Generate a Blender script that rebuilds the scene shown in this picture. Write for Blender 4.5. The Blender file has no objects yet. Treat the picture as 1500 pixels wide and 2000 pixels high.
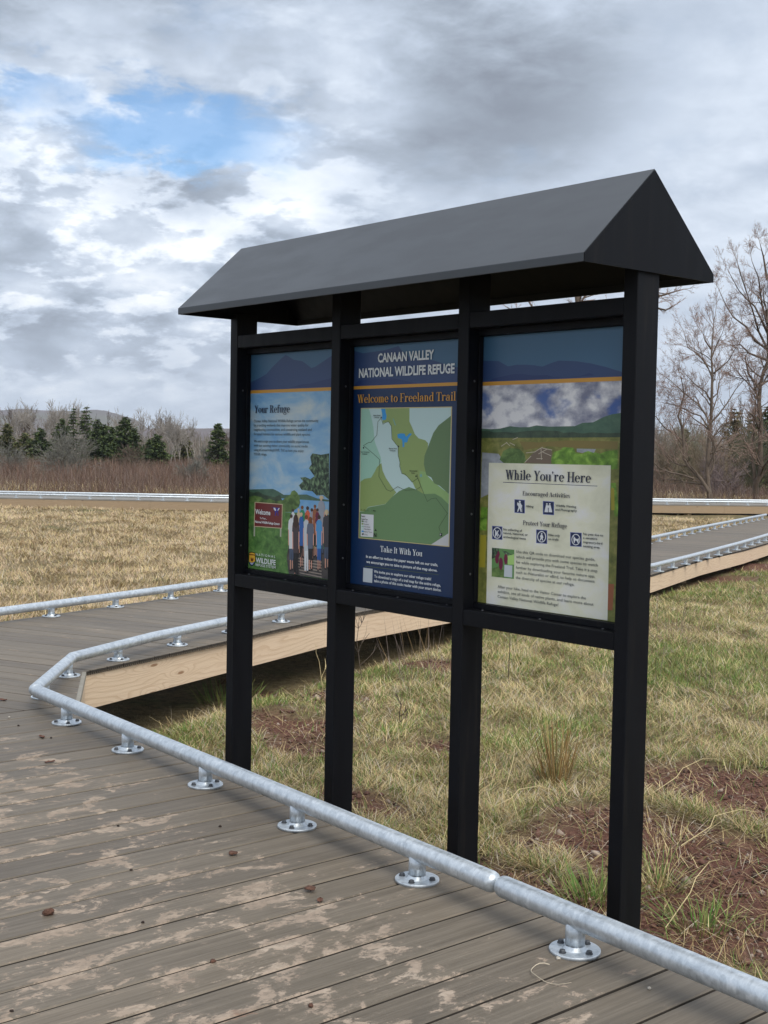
import bpy, math, random
import numpy as np
from math import sin, cos, pi, radians
random.seed(7); rng = np.random.default_rng(11)
scene = bpy.context.scene
col = scene.collection

# ------------------------------------------------------------------ camera numbers (deck top is z = 0, metres)
CAM = np.array([4.4292, -2.9094, 1.27])
CR = np.array([0.64624, 0.76289, 0.01914]); CU = np.array([-0.05017, 0.01745, 0.99859]); CF = np.array([-0.76148, 0.64629, -0.04955])
FPX = 2473.9
def ray(px, py):
    return CF + CR*(px-750)/FPX - CU*(py-1000)/FPX
def on_level(px, py, z):                       # point of a level surface
    d = ray(px, py); return CAM + d*((z-CAM[2])/d[2])
def at_dist(px, py, dist):                     # point at a horizontal distance
    d = ray(px, py); return CAM + d*(dist/math.hypot(d[0], d[1]))

# ------------------------------------------------------------------ helpers
def lin(c):
    return tuple(((v/255)/12.92 if v/255 <= .04045 else ((v/255+.055)/1.055)**2.4) for v in c)
def tag(o, label=None, cat=None, group=None, kind=None):
    if label: o['label'] = label
    if cat: o['category'] = cat
    if group: o['group'] = group
    if kind: o['kind'] = kind
    return o
def empty(name, loc=(0,0,0), label=None, cat=None, group=None, kind=None):
    o = bpy.data.objects.new(name, None); o.location = loc; o.empty_display_size = .2
    col.objects.link(o); return tag(o, label, cat, group, kind)
def link(name, me, mats, parent=None, smooth=False):
    o = bpy.data.objects.new(name, me)
    for m in (mats if isinstance(mats, (list, tuple)) else [mats]): me.materials.append(m)
    if smooth: me.polygons.foreach_set('use_smooth', [True]*len(me.polygons))
    col.objects.link(o)
    if parent: o.parent = parent
    return o
class MB:
    def __init__(s): s.v=[]; s.f=[]; s.m=[]
    def add(s, vs, fs, m=0):
        b=len(s.v); s.v += [tuple(map(float,v)) for v in vs]; s.f += [tuple(i+b for i in f) for f in fs]; s.m += [m]*len(fs)
    def box(s, x0,x1,y0,y1,z0,z1, m=0, T=None):
        vs=[(x,y,z) for z in (z0,z1) for y in (y0,y1) for x in (x0,x1)]
        if T: vs=[T(v) for v in vs]
        s.add(vs,[(0,2,3,1),(4,5,7,6),(0,1,5,4),(2,6,7,3),(0,4,6,2),(1,3,7,5)],m)
    def bbox(s, x0,x1,y0,y1,z0,z1,b, m=0):      # box with every edge chamfered by b
        X,Y,Z=(x0,x1),(y0,y1),(z0,z1); vs=[]; idx={}
        for i in (0,1):
            for j in (0,1):
                for k in (0,1):
                    sx,sy,sz=(b,-b)[i],(b,-b)[j],(b,-b)[k]
                    idx[i,j,k,'x']=len(vs); vs.append((X[i],Y[j]+sy,Z[k]+sz))
                    idx[i,j,k,'y']=len(vs); vs.append((X[i]+sx,Y[j],Z[k]+sz))
                    idx[i,j,k,'z']=len(vs); vs.append((X[i]+sx,Y[j]+sy,Z[k]))
        fs=[]
        for i in (0,1):
            q=[idx[i,j,k,'x'] for j,k in ((0,0),(1,0),(1,1),(0,1))]; fs.append(q if i else q[::-1])
            q=[idx[j,i,k,'y'] for j,k in ((0,0),(0,1),(1,1),(1,0))]; fs.append(q if i else q[::-1])
            q=[idx[j,k,i,'z'] for j,k in ((0,0),(1,0),(1,1),(0,1))]; fs.append(q if i else q[::-1])
        for i in (0,1):
            for j in (0,1):
                q=[idx[i,j,0,'x'],idx[i,j,1,'x'],idx[i,j,1,'y'],idx[i,j,0,'y']]; fs.append(q)
                q=[idx[i,0,j,'x'],idx[i,1,j,'x'],idx[i,1,j,'z'],idx[i,0,j,'z']]; fs.append(q)
                q=[idx[0,i,j,'y'],idx[1,i,j,'y'],idx[1,i,j,'z'],idx[0,i,j,'z']]; fs.append(q)
                for k in (0,1): fs.append([idx[i,j,k,'x'],idx[i,j,k,'y'],idx[i,j,k,'z']])
        s.add(vs,fs,m)
    def cyl(s, c, r, h, n=16, m=0, r2=None, cap=True, ch=0):
        r2=r if r2 is None else r2; rings=[(r,0)]
        rings+= [(r2,h-ch),(r2-ch,h)] if ch else [(r2,h)]
        vs=[(c[0]+R*cos(2*pi*k/n),c[1]+R*sin(2*pi*k/n),c[2]+z) for R,z in rings for k in range(n)]
        fs=[(a*n+k,a*n+(k+1)%n,(a+1)*n+(k+1)%n,(a+1)*n+k) for a in range(len(rings)-1) for k in range(n)]
        if cap: fs+=[tuple(range(n))[::-1],tuple(range((len(rings)-1)*n,len(rings)*n))]
        s.add(vs,fs,m)
    def mesh(s, name):
        me=bpy.data.meshes.new(name); me.from_pydata(s.v,[],s.f)
        if max(s.m,default=0)>0: me.polygons.foreach_set('material_index',s.m)
        me.update(); return me
    def build(s, name, mats, parent=None, smooth=False): return link(name, s.mesh(name), mats, parent, smooth)
def fix_normals(o):
    import bmesh
    bm=bmesh.new(); bm.from_mesh(o.data); bmesh.ops.recalc_face_normals(bm, faces=bm.faces); bm.to_mesh(o.data); bm.free(); return o
def np_mesh(name, V, F, mi=None, smooth=False):
    """V (n,3), F list of (k, array (m,k))"""
    me=bpy.data.meshes.new(name); V=np.asarray(V,np.float32)
    me.vertices.add(len(V)); me.vertices.foreach_set('co', V.ravel())
    tot=sum(f.size for f in F); nf=sum(len(f) for f in F)
    me.loops.add(tot); me.loops.foreach_set('vertex_index', np.concatenate([f.ravel() for f in F]).astype(np.int32))
    me.polygons.add(nf)
    ln=np.concatenate([np.full(len(f),f.shape[1]) for f in F]); st=np.concatenate([[0],np.cumsum(ln)[:-1]])
    me.polygons.foreach_set('loop_start', st.astype(np.int32)); me.polygons.foreach_set('loop_total', ln.astype(np.int32))
    if mi is not None: me.polygons.foreach_set('material_index', np.asarray(mi,np.int32))
    if smooth: me.polygons.foreach_set('use_smooth', np.ones(nf,bool))
    me.update(calc_edges=True); return me
def sweep(mb, pts, r, n=16, m=0, caps=True):
    """pipe through pts with mitred bends and domed ends"""
    P=[np.array(p,float) for p in pts]; k=len(P)
    T=[(P[i+1]-P[i])/np.linalg.norm(P[i+1]-P[i]) for i in range(k-1)]
    rings=[]
    def ring(c,t,rad,nrm=None):
        up=np.array([0,0,1.]); s=np.cross(t,up); s/=np.linalg.norm(s); w=np.cross(s,t)
        o=[]
        for a in range(n):
            d=s*cos(2*pi*a/n)+w*sin(2*pi*a/n); p=c+d*rad
            if nrm is not None: p=p-t*(np.dot(p-c,nrm)/np.dot(t,nrm))
            o.append(p)
        return o
    if caps:
        for a in (80,60,40,20): rings.append(ring(P[0]-T[0]*r*.8*sin(radians(a)),T[0],r*cos(radians(a))))
    rings.append(ring(P[0],T[0],r))
    for i in range(1,k-1):
        b=T[i-1]+T[i]; b/=np.linalg.norm(b)
        rings.append(ring(P[i],T[i-1],r,b))
    rings.append(ring(P[-1],T[-1],r))
    if caps:
        for a in (20,40,60,80): rings.append(ring(P[-1]+T[-1]*r*.8*sin(radians(a)),T[-1],r*cos(radians(a))))
    vs=[p for q in rings for p in q]; R=len(rings)
    fs=[(a*n+j,(a+1)*n+j,(a+1)*n+(j+1)%n,a*n+(j+1)%n) for a in range(R-1) for j in range(n)]
    fs+=[tuple(range(n)),tuple(range((R-1)*n,R*n))[::-1]]
    mb.add(vs,fs,m)
# smooth value noise on numpy arrays
_tab=rng.random((8,256,256))
def vnoise(x,y,s,k=0):
    x=np.asarray(x)/s+37.3; y=np.asarray(y)/s+91.7
    xi=np.floor(x).astype(int); yi=np.floor(y).astype(int); fx=x-xi; fy=y-yi
    fx=fx*fx*(3-2*fx); fy=fy*fy*(3-2*fy); t=_tab[k%8]
    a=t[xi%256,yi%256]; b=t[(xi+1)%256,yi%256]; c=t[xi%256,(yi+1)%256]; d=t[(xi+1)%256,(yi+1)%256]
    return (a*(1-fx)+b*fx)*(1-fy)+(c*(1-fx)+d*fx)*fy
def fbm(x,y,s,k=0):
    return (vnoise(x,y,s,k)*.5+vnoise(x,y,s*.47,k+1)*.3+vnoise(x,y,s*.21,k+2)*.2)

# ------------------------------------------------------------------ materials
class N:
    def __init__(s, name, rough=.6, metal=0., spec=.5):
        s.mat=bpy.data.materials.new(name); s.mat.use_nodes=True; s.t=s.mat.node_tree
        s.b=s.t.nodes['Principled BSDF']; s.b.inputs['Roughness'].default_value=rough; s.b.inputs['Metallic'].default_value=metal
        s.b.inputs['Specular IOR Level'].default_value=spec
    def n(s, typ, **kw):
        o=s.t.nodes.new(typ)
        for k,v in kw.items():
            if k in ('inp',):
                for a,b in v.items(): o.inputs[a].default_value=b
            else: setattr(o,k,v)
        return o
    def l(s,a,b): s.t.links.new(a,b)
    def coord(s, kind='Object', scale=(1,1,1)):
        c=s.n('ShaderNodeTexCoord'); m=s.n('ShaderNodeMapping'); m.inputs['Scale'].default_value=scale
        s.l(c.outputs[kind],m.inputs['Vector']); return m.outputs['Vector']
    def noise(s, vec, scale, detail=5, rough=.55, dist=0.):
        o=s.n('ShaderNodeTexNoise'); s.l(vec,o.inputs['Vector'])
        for k,v in (('Scale',scale),('Detail',detail),('Roughness',rough),('Distortion',dist)): o.inputs[k].default_value=v
        return o.outputs['Fac']
    def ramp(s, fac, stops):
        o=s.n('ShaderNodeValToRGB'); e=o.color_ramp.elements
        while len(e)<len(stops): e.new(.5)
        for i,(p,c) in enumerate(stops):
            e[i].position=p; e[i].color=(*c,1) if len(c)==3 else c
        s.l(fac,o.inputs['Fac']); return o.outputs['Color']
    def rng(s, fac, a,b,c=0.,d=1., smooth=True):
        o=s.n('ShaderNodeMapRange'); o.interpolation_type='SMOOTHSTEP' if smooth else 'LINEAR'
        s.l(fac,o.inputs['Value'])
        for k,v in zip(('From Min','From Max','To Min','To Max'),(a,b,c,d)): o.inputs[k].default_value=v
        return o.outputs['Result']
    def math(s, op, a, b=None, c=None):
        o=s.n('ShaderNodeMath',operation=op)
        for i,v in enumerate((a,b,c)):
            if v is None: continue
            if isinstance(v,(int,float)): o.inputs[i].default_value=v
            else: s.l(v,o.inputs[i])
        return o.outputs[0]
    def mix(s, fac, a, b, blend='MIX'):
        o=s.n('ShaderNodeMix',data_type='RGBA',blend_type=blend)
        for i,v in ((0,fac),(6,a),(7,b)):
            if isinstance(v,(int,float)): o.inputs[i].default_value=v
            elif isinstance(v,tuple): o.inputs[i].default_value=(*v,1)
            else: s.l(v,o.inputs[i])
        return o.outputs[2]
    def color(s, v):
        if isinstance(v,tuple): s.b.inputs['Base Color'].default_value=(*v,1)
        else: s.l(v,s.b.inputs['Base Color'])
        return s
    def bump(s, h, strength=.3, dist=.01):
        o=s.n('ShaderNodeBump'); o.inputs['Strength'].default_value=strength; o.inputs['Distance'].default_value=dist
        s.l(h,o.inputs['Height']); s.l(o.outputs[0],s.b.inputs['Normal']); return s
def plain(name, c, rough=.6, metal=0., spec=.5, var=0., scale=8):
    m=N(name,rough,metal,spec)
    if var:
        f=m.noise(m.coord(),scale)
        m.color(m.ramp(f,[(.3,tuple(v*(1-var) for v in c)),(.7,tuple(min(1,v*(1+var)) for v in c))]))
    else: m.color(c)
    return m.mat
M={}
# powder-coated steel
m=N('black_powder_coat',.55,0,.14)
f=m.noise(m.coord(),900,2); g=m.noise(m.coord(scale=(3,3,.6)),6,5)
dust=m.rng(m.noise(m.coord(scale=(16,16,1.1)),1.4,6,.65),.55,.80,0,.55)
m.color(m.mix(dust,m.ramp(g,[(.3,(.0042,.0048,.0070)),(.75,(.0062,.0070,.0095))]),(.020,.018,.016))); m.bump(f,.12,.0006)
m.l(m.rng(g,.3,.7,.42,.55),m.b.inputs['Roughness']); M['steel']=m.mat
m=N('roof_powder_coat',.40,0,.5)
f=m.noise(m.coord(),900,2); g=m.noise(m.coord(scale=(1.2,4,2)),3,5)
m.color(m.ramp(g,[(.3,(.036,.042,.050)),(.75,(.045,.051,.060))])); m.bump(f,.1,.0006)
m.l(m.rng(g,.3,.7,.36,.46),m.b.inputs['Roughness']); M['roof']=m.mat
# galvanised pipe: spangled zinc with runs
m=N('galvanised_zinc',.42,.62,.5)
c=m.coord(scale=(14,14,14)); a=m.noise(c,2.2,6,.65,.6); b=m.noise(m.coord(scale=(26,5,5)),2.2,5,.75,2.2)
v=m.n('ShaderNodeTexVoronoi'); m.l(m.coord(scale=(70,70,70)),v.inputs['Vector']); v.inputs['Scale'].default_value=1.
sp=m.rng(v.outputs['Color'],0,1,-.06,.06)
fac=m.math('ADD',m.math('ADD',m.math('MULTIPLY',a,.62),m.math('MULTIPLY',b,.38)),sp)
cc=m.ramp(fac,[(.3,(.39,.43,.47)),(.46,(.54,.59,.635)),(.58,(.65,.70,.745)),(.74,(.83,.87,.90))])
rust=m.rng(m.noise(m.coord(scale=(5,5,5)),1.7,4),.71,.76,0,.55)
m.color(m.mix(rust,cc,(.42,.22,.10))); m.l(m.rng(fac,.3,.7,.30,.50),m.b.inputs['Roughness']); m.bump(a,.15,.002); M['zinc']=m.mat
M['bolt']=plain('dull_bolt_zinc',(.10,.105,.115),.5,.7,var=.3,scale=60)
# deck boards
def deck_mat(name, ang, mud):
    m=N(name,.62,0,.35)
    tc=m.n('ShaderNodeTexCoord'); r=m.n('ShaderNodeMapping'); r.inputs['Rotation'].default_value=(0,0,-ang); m.l(tc.outputs['Object'],r.inputs['Vector'])
    def sc(x,y,z=1):
        q=m.n('ShaderNodeMapping'); q.inputs['Scale'].default_value=(x,y,z); m.l(r.outputs[0],q.inputs['Vector']); return q.outputs[0]
    grain=m.noise(sc(5,150),1.,5,.65); streak=m.noise(sc(1.2,45),1.,4,.6,.4)
    big=m.noise(sc(.9,2.2),1.,4)
    at=m.n('ShaderNodeAttribute'); at.attribute_name='board'; board=at.outputs['Fac']
    base=m.ramp(m.math('ADD',m.math('MULTIPLY',grain,.5),m.math('MULTIPLY',streak,.5)),[(.28,(.078,.064,.049)),(.5,(.146,.123,.096)),(.72,(.218,.186,.148))])
    base=m.mix(1.,base,m.ramp(board,[(0,(.84,.83,.83)),(.5,(1,1,.99)),(1,(1.13,1.11,1.07))]),'MULTIPLY')
    wet=m.rng(big,.5,.72,0,.45); base=m.mix(wet,base,(.085,.077,.066))
    # dried mud splashes: ragged islands, thin film with streaks
    p=m.noise(sc(6.4,9.4),1.,5,.62,.6); q=m.noise(sc(30,44),1.,7,.75,.6)
    e=m.math('ADD',m.math('MULTIPLY',p,.68),m.math('MULTIPLY',q,.32))
    if mud>0:
        tr=m.n('ShaderNodeSeparateXYZ'); m.l(tc.outputs['Object'],tr.inputs[0])
        # the trodden middle of the deck carries the mud; a strip along the rail stays clean
        edge=m.math('SUBTRACT',m.math('MULTIPLY',m.math('ADD',tr.outputs['X'],.83),-.0505),m.math('ADD',tr.outputs['Y'],.31))
        keep=m.rng(edge,.02,.40,-.085,.012)
        e=m.math('ADD',e,keep); e=m.math('ADD',e,m.rng(tr.outputs['X'],-2.2,-.2,-.05,0))
        lo,hi=.535,.578
    else: lo,hi=.61,.66
    e=m.math('ADD',e,m.math('MULTIPLY',m.math('SUBTRACT',board,.5),.05)); k=m.rng(e,lo,hi,0,1); film=m.math('MULTIPLY',m.rng(e,lo-.045,hi+.03,0,.42),m.rng(q,.40,.60,.25,1)); k2=m.math('MAXIMUM',film,m.math('MULTIPLY',k,m.rng(q,.36,.60,.45,1.)))
    mudc=m.ramp(m.noise(sc(7,12),1.,6,.65),[(.3,(.285,.220,.170)),(.55,(.41,.325,.255)),(.75,(.53,.44,.355))])
    redd=m.rng(m.noise(sc(3.1,5.3),1.3,5,.6),.66,.72,0,.6); mudc=m.mix(redd,mudc,(.19,.085,.05))
    m.color(m.mix(m.math('MULTIPLY',k2,.80),base,mudc))
    m.l(m.rng(k2,0,1,.58,.9),m.b.inputs['Roughness'])
    h=m.math('ADD',m.math('MULTIPLY',grain,.5),m.math('MULTIPLY',k2,.9)); m.bump(h,.35,.003)
    return m.mat
M['deckA']=deck_mat('muddy_composite_board',pi/2,1); M['deckB']=deck_mat('clean_composite_board',math.atan2(.4,.92),0)
M['edge']=plain('board_edge_dirt_shade',(.035,.029,.024),.9,var=.3,scale=20)  # grimy board sides, painted darker so the gaps look shaded
M['deckfar']=plain('far_composite_board',(.205,.19,.168),.6,var=.14,scale=2.2)
M['trim']=plain('weathered_trim',(.27,.25,.21),.7,var=.15,scale=10)
# sawn pine with knots, local x = length, z = height
def pine(name, lo, hi, knot, tint):
    m=N(name,.62,0,.35)
    tc=m.n('ShaderNodeTexCoord'); oi=m.n('ShaderNodeObjectInfo')
    sh=m.n('ShaderNodeVectorMath',operation='ADD'); cb=m.n('ShaderNodeCombineXYZ'); m.l(m.math('MULTIPLY',oi.outputs['Random'],37.),cb.inputs[0])
    m.l(m.math('MULTIPLY',oi.outputs['Random'],3.),cb.inputs[2])
    m.l(tc.outputs['Object'],sh.inputs[0]); m.l(cb.outputs[0],sh.inputs[1])
    def sc(x,y,z):
        q=m.n('ShaderNodeMapping'); q.inputs['Scale'].default_value=(x,y,z); m.l(sh.outputs[0],q.inputs['Vector']); return q.outputs[0]
    vo=m.n('ShaderNodeTexVoronoi'); m.l(sc(1.9,0,7.5),vo.inputs['Vector']); vo.inputs['Scale'].default_value=1.; d=vo.outputs['Distance']
    sx=m.n('ShaderNodeSeparateXYZ'); m.l(sh.outputs[0],sx.inputs[0])
    warp=m.noise(sc(1.1,1,5),1.,3,.5,.3)
    kn=m.math('MULTIPLY',m.rng(d,0,.42,1,0),1.25)
    ph=m.math('ADD',m.math('ADD',m.math('MULTIPLY',sx.outputs['Z'],34.),m.math('MULTIPLY',warp,7.5)),m.math('MULTIPLY',kn,2.6))
    fr=m.math('FRACT',ph); late=m.rng(fr,.55,.97,0,1)
    late=m.math('MULTIPLY',late,m.rng(fr,.97,1.0,1,0))
    fine=m.noise(sc(3,8,130),1.,3,.6)
    c=m.mix(m.math('MULTIPLY',late,.40),hi,lo); c=m.mix(m.rng(fine,.35,.75,0,.35),c,lo)
    c=m.mix(m.rng(d,.045,.085,.9,0),c,knot)
    st=m.noise(sc(1.3,1,2.2),1.,4); c=m.mix(m.rng(st,.5,.75,0,.4),c,tint)
    m.color(c); m.bump(late,.2,.002); return m.mat
M['pine']=pine('sawn_pine',(.46,.31,.19),(.70,.55,.40),(.27,.15,.08),(.58,.44,.31))
M['pine_old']=pine('weathered_pine',(.24,.165,.095),(.37,.275,.18),(.15,.09,.05),(.29,.225,.155))
M['post']=plain('treated_post',(.34,.255,.155),.8,var=.25,scale=7)
ART={
1:[
('sky_print',0,[(0,0),(628,0),(628,883),(0,883)]),
('header_blue',1,[(0,737.2),(628,737.2),(628,883),(0,883)]),
('header_mount',2,[(0,737.2),(0,770.7),(61.3,785.4),(113.1,801.4),(154.5,828.2),(209.1,856.8),(244.1,873),(263.3,866.4),(299.4,851.2),(357,842.9),(379,833.4),(416.2,814.7),(439.7,817.7),(490,836.2),(541.4,855.6),(626.1,883),(628,883),(628,737.2)]),
('header_ridge',3,[(266.5,742.3),(302.2,745.4),(350.6,752.8),(407.1,753.8),(470.9,762.9),(539.6,771.5),(628,783.5),(628,737.2)]),
('gold',4,[(0,724.1),(628,724.1),(628,737.2),(0,737.2)]),
('hill_print',1,[(0,300),(0,326.7),(80,331),(171.4,335.5),(206.5,327),(246.3,314.1),(299.8,316.8),(399.5,321.9),(469.3,309.1),(546.3,306.9),(628,306.9),(628,300)]),
('wood_print',2,[(0,250),(0,319.3),(39,314.7),(64.8,321.6),(111.4,308.7),(182.2,302.8),(221.7,313.1),(234.6,293.5),(234.6,250)]),
('bush_print',3,[(0,230),(0,295.4),(39.3,302.9),(80.8,300.1),(122.1,288.6),(147.2,295.6),(192.7,285.9),(242,293.8),(261.2,306.1),(290.1,315.9),(299.4,330.5),(318.5,335.5),(337.9,326.3),(352.6,309.9),(358,287.4),(348.9,270),(301.6,247.8),(183.8,241.9),(330,230)]),
('meadow_print',4,[(0,0),(0,271.5),(132.7,268.6),(243.2,244.9),(301.6,246.4),(377.9,248.8),(628,248.8),(628,0)]),
('walk_print',5,[(285.8,112.3),(334.1,110),(542.7,116.6),(550.3,1.3),(288.7,0.4),(272.4,65.3)]),
('plank_print',6,[(330.4,69.8),(503.3,66.5),(503.5,61.5),(335.2,66.2)]),
('plank_print',6,[(336.4,58.3),(503.7,54.9),(503.8,49.9),(341.3,54.7)]),
('plank_print',6,[(342.5,46.8),(504,43.2),(504.1,38.2),(347.3,43.2)]),
('plank_print',6,[(348.5,35.3),(504.3,31.6),(504.4,26.6),(353.4,31.7)]),
('plank_print',6,[(354.5,23.9),(504.6,19.9),(504.8,14.9),(359.4,20.3)]),
('plank_print',6,[(360.6,12.4),(504.9,8.3),(505.1,3.3),(365.4,8.9)]),
('plank_print',6,[(366.6,1),(398.1,0),(368,0)]),
('leafdark_print',2,[(432.3,483.4),(487.5,478.7),(539.2,485),(544.1,306.8),(505.3,324.4),(464.4,320),(436.3,335.7),(366.1,338.7),(346.7,354.9),(374.6,372.8),(355.4,386.3),(388.3,390.1),(421.2,382.7),(448.6,394.6),(410.7,424.4),(428.8,441.5),(418.8,469.3)]),
('leafdark_print',2,[(600,150),(600,470),(628,470),(628,150)]),
('skin_print',7,[(306.8,142.4),(311.6,142.7),(313.3,57),(309.7,56.7)]),
('skin_print',7,[(316.4,143),(321.2,143.3),(322.7,61.8),(319.1,61.5)]),
('denim_print',7.1,[(303.4,159.3),(323.7,160.6),(325.1,62.2),(317.6,61.6),(314.8,134.3),(314.6,63.7),(307.1,63.1)]),
('dark_print',7.1,[(307.8,59.4),(314.4,60),(314.6,53.1),(308,53.1)]),
('dark_print',7.1,[(317.9,63.7),(324.4,64.2),(324.6,57.3),(318.1,57.4)]),
('skin_print',7.15,[(296.2,226.4),(299.8,229.5),(302.3,156.7),(298.8,152.3)]),
('skin_print',7.15,[(323.6,230.7),(327.3,228.1),(328.6,154.2),(324.9,158.2)]),
('white_print',7.2,[(307.1,249.3),(315.3,249.7),(324.6,239.3),(328.4,205.4),(324.4,202.3),(324.7,143.6),(303.3,142.1),(300.5,200.9),(296.2,203.5),(298.3,238)]),
('skin_print',7.3,[(308.7,255.6),(313.3,255.8),(313.9,247.3),(308.6,247.1)]),
('hair_print',7.4,[(319.2,255.8),(317.7,252),(313.7,249.5),(308.7,249.2),(304.5,251.3),(302.9,255),(304.3,258.8),(308.4,261.4),(313.4,261.6),(317.6,259.5)]),
('skin_print',7.7,[(367.3,154.9),(372.9,155.2),(374.5,70.4),(370.3,70)]),
('skin_print',7.7,[(378.5,155.6),(384.1,156),(385.5,75.2),(381.4,74.9)]),
('denim_print',7.8,[(363.4,171.6),(387.1,173.1),(387.4,109.6),(378.7,108.9),(376.6,147),(375.1,110.9),(366.4,110.3)]),
('dark_print',7.8,[(368.1,72.7),(375.8,73.3),(376,66.5),(368.3,66.5)]),
('dark_print',7.8,[(379.9,77),(387.6,77.6),(387.8,70.8),(380.1,70.8)]),
('skin_print',7.85,[(355.2,239.5),(359.4,242.5),(362,169.3),(357.9,164.8)]),
('skin_print',7.85,[(387.3,243.9),(391.5,241.3),(392.8,167),(388.6,170.9)]),
('green_print',7.9,[(368.1,262.2),(377.6,262.6),(388.5,252.5),(392.8,218.9),(388.1,215.8),(388.3,156.2),(363.1,154.6),(360.1,214.2),(355.1,216.8),(357.7,250.9)]),
('skin_print',8,[(370,268.5),(375.3,268.7),(375.9,260.3),(369.9,260)]),
('brown_print',8.1,[(382.1,270.2),(380.4,265.7),(375.8,262.8),(369.9,262.5),(365.1,265),(363.2,269.3),(364.9,273.8),(369.6,276.7),(375.4,277),(380.2,274.5)]),
('skin_print',8.4,[(344.8,167.6),(349.4,167.9),(351.1,82.8),(347.6,82.5)]),
('skin_print',8.4,[(353.9,168.2),(358.5,168.5),(360.1,87.4),(356.7,87.2)]),
('dark_print',8.5,[(341.5,184.5),(360.9,185.6),(361.4,121.9),(354.3,121.4),(352.5,159.6),(351.4,123.4),(344.3,122.9)]),
('dark_print',8.5,[(345.8,85.2),(352.1,85.7),(352.3,78.9),(346,79)]),
('dark_print',8.5,[(355.5,89.3),(361.7,89.8),(361.9,83),(355.6,83.1)]),
('skin_print',8.55,[(335.1,229.9),(338.5,232.9),(340.5,178.9),(337.1,175.4)]),
('skin_print',8.55,[(361.3,234.1),(364.8,231.5),(365.7,177.2),(362.2,180.3)]),
('straw_print',8.6,[(345.4,252.6),(353.4,253),(362.2,242.7),(366,208.9),(362.1,205.9),(361.9,168.7),(341.4,167.4),(339.2,204.6),(335.2,207.2),(337.1,241.4)]),
('skin_print',8.7,[(347,258.9),(351.5,259.1),(352,250.7),(346.9,250.4)]),
('straw_print',8.8,[(357.3,259.1),(355.9,255.3),(351.9,252.8),(346.9,252.5),(342.8,254.7),(341.2,258.3),(342.6,262.1),(346.6,264.6),(351.6,264.9),(355.7,262.8)]),
('skin_print',9.1,[(402.9,154.4),(408.3,154.7),(409.9,70.3),(405.9,70)]),
('skin_print',9.1,[(413.7,155.1),(419,155.4),(420.5,75.1),(416.5,74.8)]),
('denim_print',9.2,[(399.1,171),(421.9,172.5),(423.2,75.6),(414.8,74.9),(411.9,146.5),(411.4,76.9),(403,76.3)]),
('dark_print',9.2,[(403.8,72.7),(411.2,73.2),(411.3,66.5),(403.9,66.5)]),
('dark_print',9.2,[(415.1,76.9),(422.5,77.5),(422.7,70.8),(415.3,70.7)]),
('skin_print',9.25,[(391.2,238),(395.2,241.1),(397.8,168.6),(393.9,164.2)]),
('skin_print',9.25,[(422.1,242.5),(426.2,239.9),(427.5,166.3),(423.3,170.2)]),
('orange_print',9.3,[(403.2,260.6),(413,261.1),(423.2,250.9),(427.4,217.5),(422.8,214.4),(423.1,155.7),(398.9,154.1),(395.9,212.9),(391.1,215.5),(393.6,249.4)]),
('skin_print',9.4,[(405.2,266.9),(410.7,267.1),(411.3,258.7),(405.1,258.4)]),
('hair_print',9.5,[(417.7,269.1),(416,264.4),(411.2,261.4),(405.1,261.1),(400.1,263.7),(398.1,268.1),(399.9,272.8),(404.7,275.9),(410.8,276.1),(415.7,273.6)]),
('skin_print',9.8,[(431.7,150.6),(436.6,151),(438.2,66.9),(434.6,66.6)]),
('skin_print',9.8,[(441.5,151.3),(446.3,151.6),(447.9,71.6),(444.2,71.3)]),
('brown_print',9.9,[(428.2,167.3),(448.9,168.6),(449.4,105.6),(441.8,105.1),(439.9,142.8),(438.7,107.1),(431,106.5)]),
('dark_print',9.9,[(432.7,69.3),(439.4,69.8),(439.6,63.1),(432.8,63.1)]),
('dark_print',9.9,[(443,73.5),(449.7,74),(449.9,67.3),(443.1,67.3)]),
('skin_print',9.95,[(420.9,233.5),(424.5,236.5),(427,164.8),(423.4,160.4)]),
('skin_print',9.95,[(448.9,237.8),(452.6,235.2),(454,162.4),(450.2,166.3)]),
('grey_print',10,[(431.8,256),(440.6,256.4),(449.9,246.2),(453.8,213),(449.6,209.9),(450,151.9),(428,150.4),(425.2,208.5),(420.8,211.1),(423,244.9)]),
('skin_print',10.1,[(433.6,262.2),(438.5,262.4),(439.1,254.1),(433.4,253.8)]),
('hair_print',10.2,[(444.8,263.4),(443.2,259.2),(438.9,256.4),(433.5,256.2),(429,258.5),(427.2,262.5),(428.8,266.7),(433.1,269.5),(438.5,269.8),(443,267.4)]),
('skin_print',10.5,[(451.6,166),(456.2,166.2),(457.9,82.5),(454.5,82.2)]),
('skin_print',10.5,[(460.8,166.5),(465.3,166.8),(466.9,87.1),(463.5,86.8)]),
('dark_print',10.6,[(448.3,182.5),(467.7,183.7),(468.3,121),(461.2,120.5),(459.3,158.1),(458.3,122.5),(451.1,122)]),
('dark_print',10.6,[(452.7,84.9),(459,85.4),(459.2,78.7),(452.9,78.7)]),
('dark_print',10.6,[(462.3,89),(468.6,89.4),(468.8,82.8),(462.5,82.8)]),
('skin_print',10.65,[(441.4,249.1),(444.7,252),(447.2,180.1),(443.9,175.8)]),
('skin_print',10.65,[(467.5,253.2),(471,250.6),(472.4,177.6),(468.9,181.5)]),
('rust_print',10.7,[(451.5,271.4),(459.8,271.8),(468.4,261.6),(472.2,228.4),(468.3,225.4),(468.7,167.1),(448.2,165.7),(445.5,224.1),(441.4,226.7),(443.3,260.4)]),
('skin_print',10.8,[(453.1,277.6),(457.8,277.8),(458.3,269.5),(453,269.2)]),
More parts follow.
